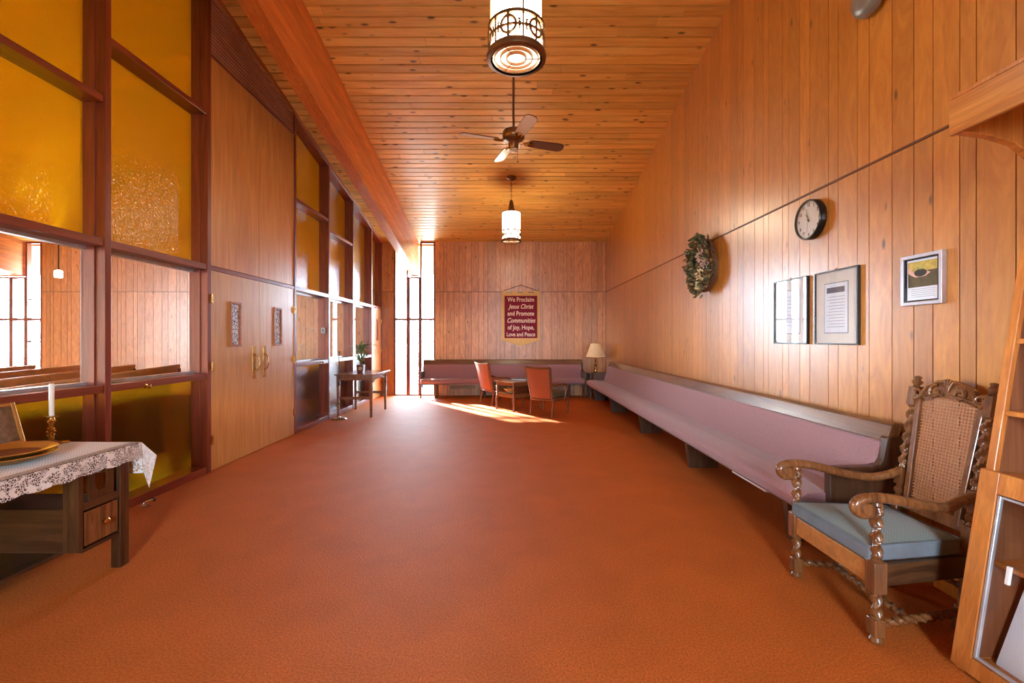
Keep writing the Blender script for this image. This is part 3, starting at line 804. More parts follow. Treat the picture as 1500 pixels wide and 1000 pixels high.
# pew rows of the hall behind the glass
hl = ['hall pew nearest the clear glass, its end at the second pane', 'hall pew in the second row behind the clear glass',
      'hall pew in the third row behind the clear glass', 'hall pew farthest back, before the tall hall windows']
first = None
for (ex, ey), lb in zip(((-6.54, 8.95), (-7.39, 8.9), (-8.34, 8.86), (-9.15, 8.7)), hl):
    if first is None:
        first = make_pew('hall_pew', lb, 5.2, [.3, 2.5, 4.9], cap='tan'); o = first
    else:
        o = copy_tree(first); o['label'] = lb
    o['group'] = 'pews in the hall'
    o.rotation_euler.z = math.radians(-72.4)
    o.location = (ex-.953*.57, ey-.303*.57, 0)
for yy, sc_, lb in ((4.55, 1., 'dark hall pew standing right behind the lower amber panes left of the double doors'),
                    (10.9, .8, 'dark hall pew standing right behind the lower amber panes right of the double doors')):
    o = copy_tree(first); o['label'] = lb; o['group'] = 'pews in the hall'
    o.location = (-4.06, yy, 0); o.rotation_euler.z = -PI/2; o.scale = (sc_, 1, 1)
    for ch in [c for c in bpy.data.objects if c.parent == o and c.name.startswith('back_rail')]:
        ch.data = ch.data.copy(); ch.data.materials.clear(); ch.data.materials.append(M['pewend'])
# bright long box stored under the long pew
tag(MB().box(1.90, 1.95, 3.33, 3.83, .255, .275).build('white_strip', M['white'], bevel=.002), 'thin white strip fixed under the seat of the long pew', 'strip')
# register at the wall under the back pew
rg = thing('wall_register', 'grey heating register at the wall under the back pew', 'register', (-1.13, YB-.03, .0))
MB().box(-.31, .31, -.03, .03, .17, .235).build('housing', M['bronze'], rg, bevel=.004)
gg = MB()
for k in range(3): gg.box(-.29, .29, -.036, -.03, .18+.018*k, .188+.018*k)
gg.build('grille', M['black'], rg)

# ------------------------------------------------------------------ table lamp on its side table
def side_table():
    t = thing('side_table', 'small dark wooden side table in the corner between the two pews', 'side table', (2.07, 10.66, 0))
    MB().box(-.2, .2, -.2, .2, .555, .585).build('tabletop', M['darkwoodx'], t, bevel=.004)
    MB().box(-.17, .17, -.17, .17, .47, .553).build('apron', M['pewend'], t, bevel=.003)
    for a in (-1, 1):
        for b in (-1, 1): MB().box(a*.17-.02, a*.17+.02, b*.17-.02, b*.17+.02, 0, .555).build('leg', M['pewend'], t, bevel=.003)
    MB().box(-.165, .165, -.165, .165, .15, .17).build('shelf', M['pewend'], t)
    l = thing('table_lamp', 'table lamp with pleated cream shade on the corner side table', 'lamp', (2.05, 10.62, .585))
    MB().lathe([(.075, 0), (.078, .012), (.05, .025), (.02, .04), (.018, .07), (.034, .09), (.018, .11), (.014, .15), (.03, .17), (.032, .19), (.014, .21), (.012, .27), (.024, .29), (.012, .31), (.008, .4), (.004, .68)], seg=20).build('base', M['brass'], l, smooth=True)
    seg = 96; prof = [(.225, .375), (.11, .70)]
    vs = []
    for r, z in prof:
        for i in range(seg):
            rr = r*(1+(.018 if i % 2 else -.018)); a = 2*PI*i/seg; vs.append((rr*math.cos(a), rr*math.sin(a), z))
    MB().add(vs, [(i, (i+1) % seg, seg+(i+1) % seg, seg+i) for i in range(seg)]).build('lamp_shade', M['shade'], l)
    f = MB()
    for r, z in prof:
        f.tube([(r*math.cos(2*PI*i/40), r*math.sin(2*PI*i/40), z) for i in range(40)], .005, 6, closed=True)
    for k in range(3):
        a = 2*PI*k/3; f.tube([(0, 0, .67), (.11*math.cos(a), .11*math.sin(a), .70)], .003, 5)
    f.build('shade_wire', M['brass'], l)
side_table()

# ------------------------------------------------------------------ low carved table and armchairs
def low_table():
    c = Vector((.20, 8.98, 0)); ang = math.atan2(-.43, .36)
    t = thing('coffee_table', 'low carved wooden table with an open shelf between the two armchairs', 'table', c, ang)
    # local x runs along the end facing the camera (.56), y away (.80)
    hx, hy = .27, .36
    MB().box(-hx-.02, hx+.02, -hy-.02, hy+.02, .54, .562).build('tabletop', M['tablewood'], t, bevel=.006)
    MB().box(-hx+.02, hx-.02, -hy+.01, hy-.01, .48, .54).build('apron', M['tablewood'], t, bevel=.004)
    MB().box(-hx+.01, hx-.01, -hy+.005, hy-.005, .255, .33).build('shelf', M['tablewood'], t, bevel=.006)
    MB().box(hx-.03, hx-.012, -hy+.03, hy-.03, .33, .48).build('side_panel', M['pewend'], t)
    for a in (-1, 1):
        for b in (-1, 1):
            x, y = a*(hx-.02), b*(hy-.02); m = MB()
            pr = [(.022, .255)]
            for k in range(7): z = .27+k*.03; pr += [(.017, z), (.026, z+.012), (.017, z+.025)]
            m.lathe(pr+[(.02, .5), (.02, .54)], (x, y, 0), 12)
            m.tube([(x, y, .26), (x+a*.015, y+b*.015, .2), (x+a*.004, y+b*.004, .09), (x+a*.016, y+b*.016, .0)], lambda q: .028-.016*q if q < .8 else .015+.01*(q-.8)*5, 10)
            m.build('leg', M['armwood'], t, smooth=True)
    # things on it
    d = Vector((math.cos(ang), math.sin(ang), 0)); e = Vector((-math.sin(ang), math.cos(ang), 0))
    q = c+d*(-.08)+e*(.12)
    bk = thing('album', 'dark flat album lying on the low carved table', 'book', (q.x, q.y, .562), ang+.5)
    MB().box(-.15, .15, -.11, .11, .003, .024).build('pages', M['paper'], bk)
    m = MB(); m.box(-.155, .155, -.115, .115, 0, .004); m.box(-.155, .155, -.115, .115, .023, .028); m.box(-.157, -.15, -.115, .115, 0, .028)
    m.build('cover', M['darkwoodx'], bk)
    q = c+d*(.0)+e*(-.22)
    bo = MB(); bo.lathe([(.05, 0), (.055, .012), (.1, .05), (.135, .085), (.13, .088), (.09, .055), (.04, .022), (.004, .018)], (0, 0, 0), 24)
    o = bo.build('bowl', M['tan'], smooth=True); o.location = (q.x, q.y, .331)
    tag(o, 'tan wooden bowl on the open shelf of the low carved table', 'bowl')
low_table()

def make_armchair(label):
    t = thing('armchair', label, 'armchair', group='orange armchairs')
    # local: faces +y, rear legs at y=-.24
    MB().prism([(-.25, -.2), (.25, -.2), (.29, .27), (-.29, .27)], 'Z', .27, .33).build('seat_frame', M['armwood'], t, bevel=.01)
    MB().prism([(-.235, -.2), (.235, -.2), (.27, .26), (-.27, .26)], 'Z', .332, .43).build('seat', M['greenseat'], t, bevel=.025)
    # back: slightly curved panel in frame, leaning back
    def B(u, s_):   # u across -1..1, s_ 0..1 up
        y = -.235-.14*s_-.035*(1-u*u); x = u*(.215+.045*s_); return Vector((x, y, .30+.58*s_-.015*(1-u*u)*(s_ > .98)))
    nu, ns = 10, 10
    def sheet(name, mat, dy, u0=-1, u1=1, s0=0, s1=1):
        vs = []; 
        for sd in (0, 1):
            for j in range(ns+1):
                for i in range(nu+1):
                    p = B(u0+(u1-u0)*i/nu, s0+(s1-s0)*j/ns); vs.append(p+Vector((0, dy[sd], 0)))
        W = nu+1; n = W*(ns+1); fs = []
        for sd in (0, 1):
            for j in range(ns):
                for i in range(nu): fs.append([sd*n+j*W+i, sd*n+j*W+i+1, sd*n+(j+1)*W+i+1, sd*n+(j+1)*W+i])
        bd = [i for i in range(W)]+[j*W+nu for j in range(1, ns+1)]+[ns*W+i for i in range(nu-1, -1, -1)]+[j*W for j in range(ns-1, 0, -1)]
        for k in range(len(bd)): a, b = bd[k], bd[(k+1) % len(bd)]; fs.append([a, b, n+b, n+a])
        return MB().add(vs, fs).build(name, mat, t, smooth=True)
    sheet('backrest', M['orangefab'], (-.018, .045), -.9, .9, .04, .965)
    fr = MB()
    fr.tube([B(-1, q/8) for q in range(9)], .02, 8); fr.tube([B(1, q/8) for q in range(9)], .02, 8)
    fr.tube([B(-1+q/5, 1) for q in range(11)], .02, 8); fr.tube([B(-1+q/5, .0) for q in range(11)], .022, 8)
    fr.build('back_frame', M['armwood'], t, smooth=True)
    for s in (-1, 1):
        MB().tube([(s*.23, -.22, .32), (s*.23, -.235, .2), (s*.232, -.27, .0)], lambda q: .022-.006*q, 8).build('leg', M['armwood'], t, smooth=True)
        MB().lathe([(.012, 0), (.018, .04), (.014, .1), (.024, .2), (.026, .25), (.016, .262), (.028, .275), (.028, .33)], (s*.262, .24, 0), 12).build('leg', M['armwood'], t, smooth=True)
        MB().tube([(s*.228, -.31, .56), (s*.27, -.12, .575), (s*.295, .08, .565), (s*.298, .15, .545), (s*.29, .165, .5), (s*.278, .13, .42), (s*.272, .12, .31)], .019, 8).build('arm', M['armwood'], t, smooth=True)
    return t
A = make_armchair('orange-backed wooden armchair on the right of the low carved table, nearer the camera')
A.location = (.74, 8.30, 0); A.rotation_euler.z = math.atan2(-.60, .80)
B_ = copy_tree(A); B_['label'] = 'orange-backed wooden armchair on the left of the low carved table, before the back pew'
B_.location = (-.26, 9.68, 0); B_.rotation_euler.z = math.atan2(-.82, .57)

# ------------------------------------------------------------------ banner
def banner():
    y = YB-.03; X = lambda px: (px-745)/60.; Z = lambda py: EYE+(496-py)/60.
    t = thing('banner', 'maroon and gold felt banner with cream lettering hanging on the back wall', 'banner', (X(763), y, Z(507)))
    off = t.location
    MB(off).prism([(X(735), Z(426)), (X(735), Z(498)), (X(763), Z(507)), (X(791), Z(498)), (X(791), Z(426))], 'Y', y-.004, y+.004).build('cloth', M['banner_gold'], t)
    MB(off).box(X(739), X(787), y-.009, y-.0045, Z(495), Z(433)).build('field', M['banner_red'], t)
    d = MB(off)
    for a in (741.5, 757.5, 773.5): d.box(X(a), X(a+9), y-.008, y-.0042, Z(428.6), Z(427.2))
    d.build('rod', M['darkwoodx'], t)
    s = MB(off); s.tube([(X(735.5), y, Z(426.5)), (X(763), y+.005, Z(417)), (X(790.5), y, Z(426.5))], .006, 6); s.build('cord', M['vine'], t)
    rows = [('We Proclaim', 0, 9.2), ('Jesus Christ', .35, 9.2), ('and Promote', 0, 9.2), ('Communities', .35, 9.6), ('of Joy, Hope,', 0, 9.2), ('Love and Peace', 0, 8.4)]
    for i, (tx, sh, sz) in enumerate(rows):
        pz = Z(438.8+i*10.2)
        mt = Matrix.Translation(Vector((X(763), y-.011, pz))-Vector(off)) @ Matrix.Rotation(PI/2, 4, 'X')
        text_mesh(tx, sz/60., 'lettering', M['letters'], t, sh, mtx=mt @ Matrix.Diagonal((.8, 1, 1, 1)))
banner()

# ------------------------------------------------------------------ right wall: frames, clock, wreath, bell
def frame_on_wall(name, label, y0, y1, z0, z1, fw, fmat, depth=.025):
    t = thing(name, label, 'picture', (XR, (y0+y1)/2, z0), group='framed pictures on the right wall')
    off = t.location; xf = XR-depth
    m = MB(off); m.box(xf, XR-.001, y0, y0+fw, z0, z1); m.box(xf, XR-.001, y1-fw, y1, z0, z1)
    m.box(xf, XR-.001, y0+fw, y1-fw, z0, z0+fw); m.box(xf, XR-.001, y0+fw, y1-fw, z1-fw, z1)
    m.build('frame', fmat, t, bevel=.002)
    return t, off, xf
def sheet(off, x, y0, y1, z0, z1, name, mat, t): return MB(off).box(x, x+.002, y0, y1, z0, z1).build(name, mat, t)
for nm, lb, y0, y1 in (('framed_certificate', 'black framed certificate left of the framed letter, below the clock', 3.575, 4.025),
                       ('framed_letter', 'black framed letter with printed text, right of the certificate, below the clock', 3.055, 3.49)):
    t, off, xf = frame_on_wall(nm, lb, y0, y1, 1.347, 1.892, .010, M['black'])
    sheet(off, XR-.012, y0+.01, y1-.01, 1.357, 1.882, 'mat_board', M['ivory'], t)
    sheet(off, XR-.0135, y0+.098, y1-.098, 1.43, 1.80, 'mat_line', M['ink'], t)
    pg = sheet(off, XR-.015, y0+.103, y1-.103, 1.435, 1.795, 'page', M['paper'], t)
    pr = MB(off)
    if 'letter' in nm:
        pr.box(XR-.017, XR-.0152, y0+.13, y1-.13, 1.725, 1.765)
        for k in range(11): pr.box(XR-.0162, XR-.0152, y0+.13, y1-.13-random.uniform(0, .04), 1.695-k*.022, 1.6975-k*.022)
    else:
        for k in range(9): pr.box(XR-.0162, XR-.0152, y0+.14, y1-.14, 1.74-k*.03, 1.7425-k*.03)
    pr.build('print', M['ink'], pg)
    MB(off).box(XR-.022, XR-.0205, y0+.01, y1-.01, 1.357, 1.882).build('glazing', M['clear'], t)
    MB(off).tube([(XR-.012, (y0+y1)/2-.01, 1.893), (XR-.006, (y0+y1)/2, 1.905), (XR-.012, (y0+y1)/2+.01, 1.893)], .003, 6).build('hanger', M['brass'], t)
def photo_frame():
    y0, y1, z0, z1 = 2.455, 2.716, 1.585, 1.878
    t, off, xf = frame_on_wall('photo_frame', 'small silver framed photograph of cupped hands holding a seedling', y0, y1, z0, z1, .02, M['silver'], .03)
    m = MB(off); m.box(XR-.0255, XR-.012, y0+.024, y0+.029, z0+.024, z1-.024); m.box(XR-.0255, XR-.012, y1-.029, y1-.024, z0+.024, z1-.024)
    m.box(XR-.0255, XR-.012, y0+.029, y1-.029, z0+.024, z0+.029); m.box(XR-.0255, XR-.012, y0+.029, y1-.029, z1-.029, z1-.024); m.build('inner_lip', M['black'], t)
    pg = sheet(off, XR-.012, y0+.024, y1-.024, z0+.024, z1-.024, 'page', M['paper'], t)
    a, b, c, d = y0+.036, y1-.036, z0+.105, z1-.04
    mm = {k: plain(k, v, .6, 0, .25, 30) for k, v in (('photo_dark', rgb(92, 78, 48)), ('photo_yellow', rgb(196, 166, 78)), ('photo_skin', rgb(216, 168, 148)), ('photo_soil', rgb(46, 40, 38)), ('photo_green', rgb(150, 164, 84)))}
    ph = sheet(off, XR-.0135, a, b, c, d, 'photograph', mm['photo_dark'], pg)
    h = d-c
    MB(off).box(XR-.0145, XR-.0135, a, b, c+h*.62, d).build('photo_background', mm['photo_yellow'], pg)
    yc = (a+b)/2+.012
    hands = MB(off); hands.prism([(yc-.062, c+h*.52), (yc-.03, c+h*.4), (yc+.03, c+h*.38), (yc+.07, c+h*.52), (b, c+h*.62), (b, d-.004), (yc+.07, c+h*.74), (yc+.04, c+h*.6), (yc, c+h*.52), (yc-.04, c+h*.6)], 'X', XR-.0155, XR-.0146)
    hands.build('photo_hands', mm['photo_skin'], pg)
    s = MB(off); s.prism([(yc+.04*math.cos(q*PI/8), c+h*.55+.022*math.sin(q*PI/8)) for q in range(16)], 'X', XR-.0163, XR-.0156); s.build('photo_soil', mm['photo_soil'], pg)
    l = MB(off)
    for sg in (-1, 1): l.prism([(yc, c+h*.66), (yc+sg*.012, c+h*.76), (yc+sg*.028, c+h*.84), (yc+sg*.022, c+h*.74)], 'X', XR-.0168, XR-.0164)
    l.build('photo_seedling', mm['photo_green'], pg)
    pr = MB(off)
    for k in range(5): pr.box(XR-.013, XR-.0121, a+.02+.004*(k % 2), b-.02, z0+.092-k*.011, z0+.0935-k*.011)
    pr.build('print', M['ink'], pg)
photo_frame()

def clock():
    y, z, r = 3.53, 2.322, .155
    t = thing('wall_clock', 'round black rimmed wall clock with white face above the framed pictures', 'clock', (XR, y, z))
    ax = (-1, 0, 0)
    MB().lathe([(r-.004, .001), (r, .004), (r, .05), (r-.004, .056), (r-.012, .056), (r-.014, .04)], (0, 0, 0), 56, ax, caps=False).build('rim', M['black'], t, smooth=True)
    MB().lathe([(r-.012, .034), (r-.013, .038)], (0, 0, 0), 56, ax).build('dial', M['white'], t)
    base = Matrix(((0, 0, -1, 0), (-1, 0, 0, 0), (0, 1, 0, 0), (0, 0, 0, 1)))   # text x -> -y, text y -> z, normal -> -x
    for hnum in range(1, 13):
        a = PI/2-2*PI*hnum/12; rr = r-.04
        mt = Matrix.Translation((-.039, -rr*math.cos(a), rr*math.sin(a))) @ base
        text_mesh(str(hnum), .034, 'numeral', M['black'], t, 0, mtx=mt, depth=.0006)
    def hand(ang, l, wd, x):
        a = PI/2-ang; c, s = math.cos(a), math.sin(a)
        P = lambda u, v: (-(u*c-v*s), u*s+v*c)
        return MB().prism([P(-.02, -wd), P(l, -wd*.5), P(l, wd*.5), P(-.02, wd)], 'X', x-.0015, x)
    hand(2*PI*10.96/12, .06, .004, -.041).build('hour_hand', M['black'], t)
    hand(2*PI*57.5/60, .092, .003, -.0435).build('minute_hand', M['black'], t)
    hand(2*PI*31/60, .1, .0012, -.046).build('second_hand', M['ink'], t)
    m = MB(); m.cyl((-.036, 0, 0), (-.049, 0, 0), .006); m.build('hub', M['black'], t)
    MB().lathe([(r-.013, .0515), (r-.0135, .0525)], (0, 0, 0), 56, ax).build('lens', M['clear'], t)
clock()

def leaf_cluster(m, pts, size, rnd, spread=.9):
    for p, nrm in pts:
        p = Vector(p); d = Vector((rnd.uniform(-1, 1), rnd.uniform(-1, 1), rnd.uniform(-1, 1)))*spread+Vector(nrm)
        d.normalize(); s_ = d.cross(Vector((rnd.uniform(-1, 1), rnd.uniform(-1, 1), rnd.uniform(-1, 1)))).normalized()
        up = d.cross(s_); l = size*rnd.uniform(.7, 1.3); wd = l*.27
        if max(p.x, (p+d*l).x)+wd > -.004 and size == .06: continue
        m.add([p, p+d*l*.35+s_*wd+up*.006, p+d*l*.75+s_*wd*.8, p+d*l, p+d*l*.75-s_*wd*.8, p+d*l*.35-s_*wd+up*.006, p+d*l*.5-up*.008],
              [(0, 1, 6), (1, 2, 6), (2, 3, 6), (3, 4, 6), (4, 5, 6), (5, 0, 6)])
def wreath():
    y, z = 5.38, 2.265; A_, B_r = .32, .37
    t = thing('wreath', 'oval wreath of green and brown leaves with pale flowers on the right wall', 'wreath', (XR-.014, y, z))
    rnd = random.Random(9)
    def R(a): return Vector((0, A_*.78*math.cos(a), B_r*.78*math.sin(a)))
    v = MB()
    for k in range(4): v.tube([R(2*PI*i/40)*(1+.03*math.sin(i*2+k))+Vector((-.035-.022*math.cos(i+k*1.6), 0, .02*math.sin(i+k*1.6))) for i in range(40)], .009, 6, closed=True)
    v.build('vine_ring', M['vine'], t, smooth=True)
    for mat, n, nm in ((M['leaf'], 420, 'leaves'), (M['leaf2'], 360, 'leaves'), (M['leaf3'], 320, 'leaves')):
        m = MB(); pts = []
        for i in range(n):
            a = rnd.uniform(0, 2*PI); c = R(a)*rnd.uniform(.35, 1.2); b = rnd.uniform(0, 2*PI); q = rnd.uniform(.2, 1)
            p = c+Vector((-.06-.055*q*abs(math.sin(b)), .06*q*math.cos(b), .06*q*math.cos(b)))
            pts.append((p+Vector((-.02, 0, 0)), Vector((-1.1, 0, 0))+c*1.3))
        leaf_cluster(m, pts, .06, rnd); m.build(nm, mat, t)
    for (a, mat, r, inn) in ((2.75, 'petal', .07, .7), (3.2, 'petal', .055, .95), (3.75, 'petal2', .075, .8), (4.4, 'petal2', .05, .9), (2.2, 'petal2', .04, .8)):
        m = MB(); c = R(a)*inn+Vector((-.125, 0, 0)); pts = []
        for i in range(60):
            d = Vector((rnd.uniform(-1, .2), rnd.uniform(-1, 1), rnd.uniform(-1, 1))).normalized(); pts.append((c+d*r*.7, d*2))
        leaf_cluster(m, pts, r*.55, rnd, .7); m.build('flower', M[mat], t)
    b = MB(); b.tube([(-.10, -.2, -.02), (-.12, -.22, -.1), (-.11, -.2, -.2), (-.08, -.14, -.27)], .012, 8); b.build('ribbon', M['petal'], t)
wreath()

def bell():
    y, z = 2.93, 3.625
    t = thing('alarm_bell', 'grey domed metal bell high on the right wall at the top edge', 'bell', (XR, y, z))
    MB().lathe([(.07, 0), (.07, .03), (.03, .035)], (0, 0, 0), 28, (-1, 0, 0)).build('base', M['steel'], t, smooth=True)
    MB().lathe([(.127, .03), (.13, .036), (.128, .06), (.11, .085), (.07, .1), (.02, .105)], (0, 0, 0), 40, (-1, 0, 0)).build('gong', M['steel'], t, smooth=True)
bell()

# ------------------------------------------------------------------ carved armchair on the right
def throne():
    # local: x across (0 = centre), y: front 0 .. back, faces -y ; world front faces -x
    t = thing('carved_armchair', 'carved high-backed armchair with cane back, barley-twist posts and blue cushion', 'armchair', (1.68, 2.345, 0), -PI/2)
    W = .285; Wb = .20; D = .50        # half widths front/back, depth
    cw = M['chairwood']
    for s in (-1, 1):
        m = MB(); x = s*W
        m.lathe([(.012, 0), (.026, .006), (.03, .018), (.022, .032), (.02, .036)], (x, 0, 0), 16)
        m.box(x-.026, x+.026, -.026, .026, .036, .115)
        m.barley((x, 0, .125), (x, 0, .228), .021, .06); m.lathe([(.026, .115), (.018, .124)], (x, 0, 0), 16); m.lathe([(.018, .224), (.028, .234)], (x, 0, 0), 16)
        m.box(x-.03, x+.03, -.03, .03, .234, .378)
        m.build('leg', cw, t, smooth=True, bevel=.004)
        p = MB(); p.lathe([(.028, .378), (.02, .39), (.024, .398), (.018, .405)], (x, 0, 0), 16); p.barley((x, 0, .4), (x, 0, .63), .0205, .066)
        p.lathe([(.018, .62), (.026, .632), (.022, .645)], (x, 0, 0), 16); p.build('arm_post', cw, t, smooth=True)
        # arm: scroll front, sweeping to the back post
        pts = [(x, .02, .60), (x, -.035, .585), (x, -.085, .602), (x, -.095, .635), (x, -.06, .658), (x, .01, .662), (x-s*.01, .1, .65), (x-s*.03, .25, .615), (x-s*.055, .38, .60), (x-s*.078, .47, .622), (s*(Wb+.01), .545, .645)]
        pp = []
        for i in range(len(pts)-1):
            a, b = Vector(pts[i]), Vector(pts[i+1])
            p0 = Vector(pts[max(i-1, 0)]); p3 = Vector(pts[min(i+2, len(pts)-1)])
            for q in range(5):
                u = q/5; pp.append(.5*((2*a)+(b-p0)*u+(2*p0-5*a+4*b-p3)*u*u+(3*a-p0-3*b+p3)*u**3))
        pp.append(Vector(pts[-1]))
        am = MB(); am.tube(pp, lambda q: .024 if q > .12 else .02, 10); am.lathe([(.026, -.032), (.03, -.02), (.03, .02), (.026, .032)], (x, -.055, .618), 16, (1, 0, 0))
        am.build('arm', cw, t, smooth=True)
        # back leg + back post leaning
        bx = s*Wb
        def bp(z): return Vector((bx, D+max(0, z-.38)*.17-max(0, .3-z)*.1+.0, z))
        l = MB(); l.hexa([(bx+a, bp(z).y+b, z) for a in (-.022, .022) for b in (-.022, .022) for z in (.0, .12)])
        l.tube([bp(.12), bp(.24)], .02, 10); l.hexa([(bx+a, bp(z).y+b, z) for a in (-.024, .024) for b in (-.024, .024) for z in (.24, .50)])
        l.build('leg', cw, t, smooth=True, bevel=.003)
        q = MB()
        ax = (bp(1.)-bp(.5)).normalized()
        q.lathe([(.022, 0), (.014, .015), (.026, .03), (.028, .045), (.016, .06), (.02, .08)], bp(.5), 14, ax)
        q.hexa([(bx+a, bp(z).y+b, z) for a in (-.022, .022) for b in (-.022, .022) for z in (.575, .665)])
        q.lathe([(.022, 0), (.016, .02), (.02, .03)], bp(.665), 14, ax); q.barley(bp(.685), bp(1.005), .0215, .066)
        q.lathe([(.018, 0), (.027, .012), (.02, .024)], bp(1.0), 14, ax)
        q.hexa([(bx+a, bp(z).y+b, z) for a in (-.024, .024) for b in (-.024, .024) for z in (1.02, 1.12)])
        q.lathe([(.02, 0), (.012, .008), (.024, .02), (.026, .03), (.012, .042), (.018, .05), (.016, .058), (.004, .062)], bp(1.12), 14, ax)
        q.build('back_post', cw, t, smooth=True)
    BY = lambda z: D+max(0, z-.38)*.17
    # rails
    MB().box(-W+.03, W-.03, -.022, .022, .262, .362).build('seat_rail', M['chairrail'], t, bevel=.005); note(bpy.data.objects[-1], '') if False else None
    for s in (-1, 1):
        MB().hexa([(s*(W-(W-Wb)*q/D*1.)+a, q, z) for a in (-.016, .016) for q in (.03, D-.022) for z in (.262, .362)]).build('seat_rail', M['darkwoody'], t, bevel=.004)
    MB().box(-Wb+.02, Wb-.02, D-.02, D+.02, .262, .362).build('seat_rail', M['darkwoodx'], t, bevel=.004)
    # cushion: boxed, slightly domed
    n = 12; vs = []; fs = []
    def CW(y): return W-.005-(W-Wb+.0)*y/D*.85
    for lay, zb in ((0, .366), (1, .0)):
        for j in range(n+1):
            y = -.03+(D-.01)*j/n; hw = CW(y)
            for i in range(n+1):
                u = -1+2*i/n; v = -1+2*j/n
                z = zb if lay == 0 else .448+.022*(1-u*u)*(1-v*v)-.008*(abs(u) > .99 or abs(v) > .99)
                cut = 1.
                if j < 2 and abs(u) > .8: pass
                vs.append((u*hw, y, z))
    Wd = n+1; k = Wd*Wd
    for j in range(n):
        for i in range(n):
            fs.append((k+j*Wd+i, k+j*Wd+i+1, k+(j+1)*Wd+i+1, k+(j+1)*Wd+i)); fs.append((j*Wd+i, (j+1)*Wd+i, (j+1)*Wd+i+1, j*Wd+i+1))
    top_n = len(fs)
    bd = [i for i in range(Wd)]+[j*Wd+n for j in range(1, Wd)]+[n*Wd+i for i in range(n-1, -1, -1)]+[j*Wd for j in range(n-1, 0, -1)]
    for q in range(len(bd)): a, b = bd[q], bd[(q+1) % len(bd)]; fs.append((a, b, k+b, k+a))
    fm = [0]*top_n+[1]*(len(fs)-top_n)
    cu = MB().add(vs, fs).build('cushion', M['bluecloth'], t, smooth=True, bevel=.012, mats=[M['bluepipe']], fmat=fm)
    pi = MB(); edge = [Vector(vs[k+b])+Vector((0, 0, .002)) for b in bd]; pi.tube(edge, .004, 6, closed=True); pi.build('piping', M['bluepipe'], cu, smooth=True)
    # stretchers
    for s in (-1, 1):
        MB().barley((s*W, .02, .085), (s*Wb, D-.04, .085), .0165, .05).build('stretcher', cw, t, smooth=True)
    MB().barley((-W+.04, .19, .085), (W-.04, .19, .085), .0165, .05).build('stretcher', cw, t, smooth=True)
    MB().barley((-Wb+.02, D+.0, .2), (Wb-.02, D+.0, .2), .014, .05).build('stretcher', cw, t, smooth=True)
    # cane panel and frame
    ziB, ziT = .50, 1.035
    def FP(u, z, hw, dy=0): return Vector((u*hw, BY(z)+dy, z))
    f = MB()
    def HW(z): return .125+.025*(z-.5)/.53
    for s in (-1, 1):
        f.hexa([FP(0, z, 0)+Vector((s*(HW(z)+a), b, 0)) for a in (0, .032) for b in (-.014, .014) for z in (.47, 1.06)])
    f.hexa([(x, BY(z)+b, z-.02+.02*0) for x in (-Wb+.02, Wb-.02) for b in (-.014, .014) for z in (.475, .535)])
    f.build('back_frame', cw, t, bevel=.004)
    nz = 16; cv = []; uv = []
    for j in range(nz+1):
        z = .53+(1.04-.53)*j/nz
        for i in range(9):
            u = -1+2*i/8; zz = z+(.035*(1-u*u) if j == nz else 0)
            cv.append((u*(HW(z)+.004), BY(zz)+.003, zz)); uv.append((u*HW(z), zz))
    cf = [(j*9+i, j*9+i+1, (j+1)*9+i+1, (j+1)*9+i) for j in range(nz) for i in range(8)]
    MB().add(cv, cf).build('cane_panel', M['cane'], t, uv=uv)
    # crest: scrolled rail
    cr = MB(); n = 24; up = []; lo = []
    for i in range(n+1):
        u = -1+2*i/n; x = u*(Wb-.015)
        au = abs(u); top = 1.125+.045*math.cos(min(1, au/.72)*PI/2) if au < .72 else 1.085-.02*math.sin((au-.72)/.28*PI)
        bot = 1.055+.025*(1-u*u)
        up.append((x, top)); lo.append((x, bot))
    poly = up+lo[::-1]; m_ = len(poly)
    vs = [(x, BY(z)-.016, z) for x, z in poly]+[(x, BY(z)+.016, z) for x, z in poly]
    fs = []
    for i in range(n): fs += [(i, i+1, m_-2-i, m_-1-i), (m_+i+1, m_+i, 2*m_-1-i, 2*m_-2-i)]
    fs += [(i, (i+1) % m_, m_+(i+1) % m_, m_+i) for i in range(m_)]
    cr.add(vs, fs)
    ct = cr.build('crest_rail', cw, t, bevel=.004)
    sc = MB()
    for s in (-1, 1):
        for (cx, cz, r0, tn, st, dr) in ((.062, 1.105, .04, 2.2, PI*.55, -1), (.165, 1.085, .026, 1.7, PI*.2, 1)):
            pts = []
            for i in range(30):
                q = i/29; a = st+dr*q*tn*PI; r = r0*(1-.8*q); z = cz+r*math.sin(a); pts.append((s*(cx+r*math.cos(a)), BY(z)-.02, z))
            sc.tube(pts, lambda q: .009-.004*q, 8)
        sc.tube([(s*(.015+.03*i), BY(1.07)-.02, 1.072+.022*(1-(i/5)**2)) for i in range(6)], .006, 6)
        sc.tube([(s*x_, BY(z_)-.019, z_) for x_, z_ in ((.01, 1.165), (.06, 1.16), (.11, 1.135), (.135, 1.1), (.15, 1.07), (.185, 1.055))], .01, 8)
    for k in range(5):
        a = PI*(.2+.15*k); sc.tube([(0, BY(1.12)-.018, 1.11), (.02*math.cos(a), BY(1.14)-.024, 1.13+.02*math.sin(a)), (.034*math.cos(a), BY(1.16)-.02, 1.145+.034*math.sin(a))], lambda q: .004+.004*q, 6)
    sc.build('scroll_carving', cw, ct, smooth=True)
throne()

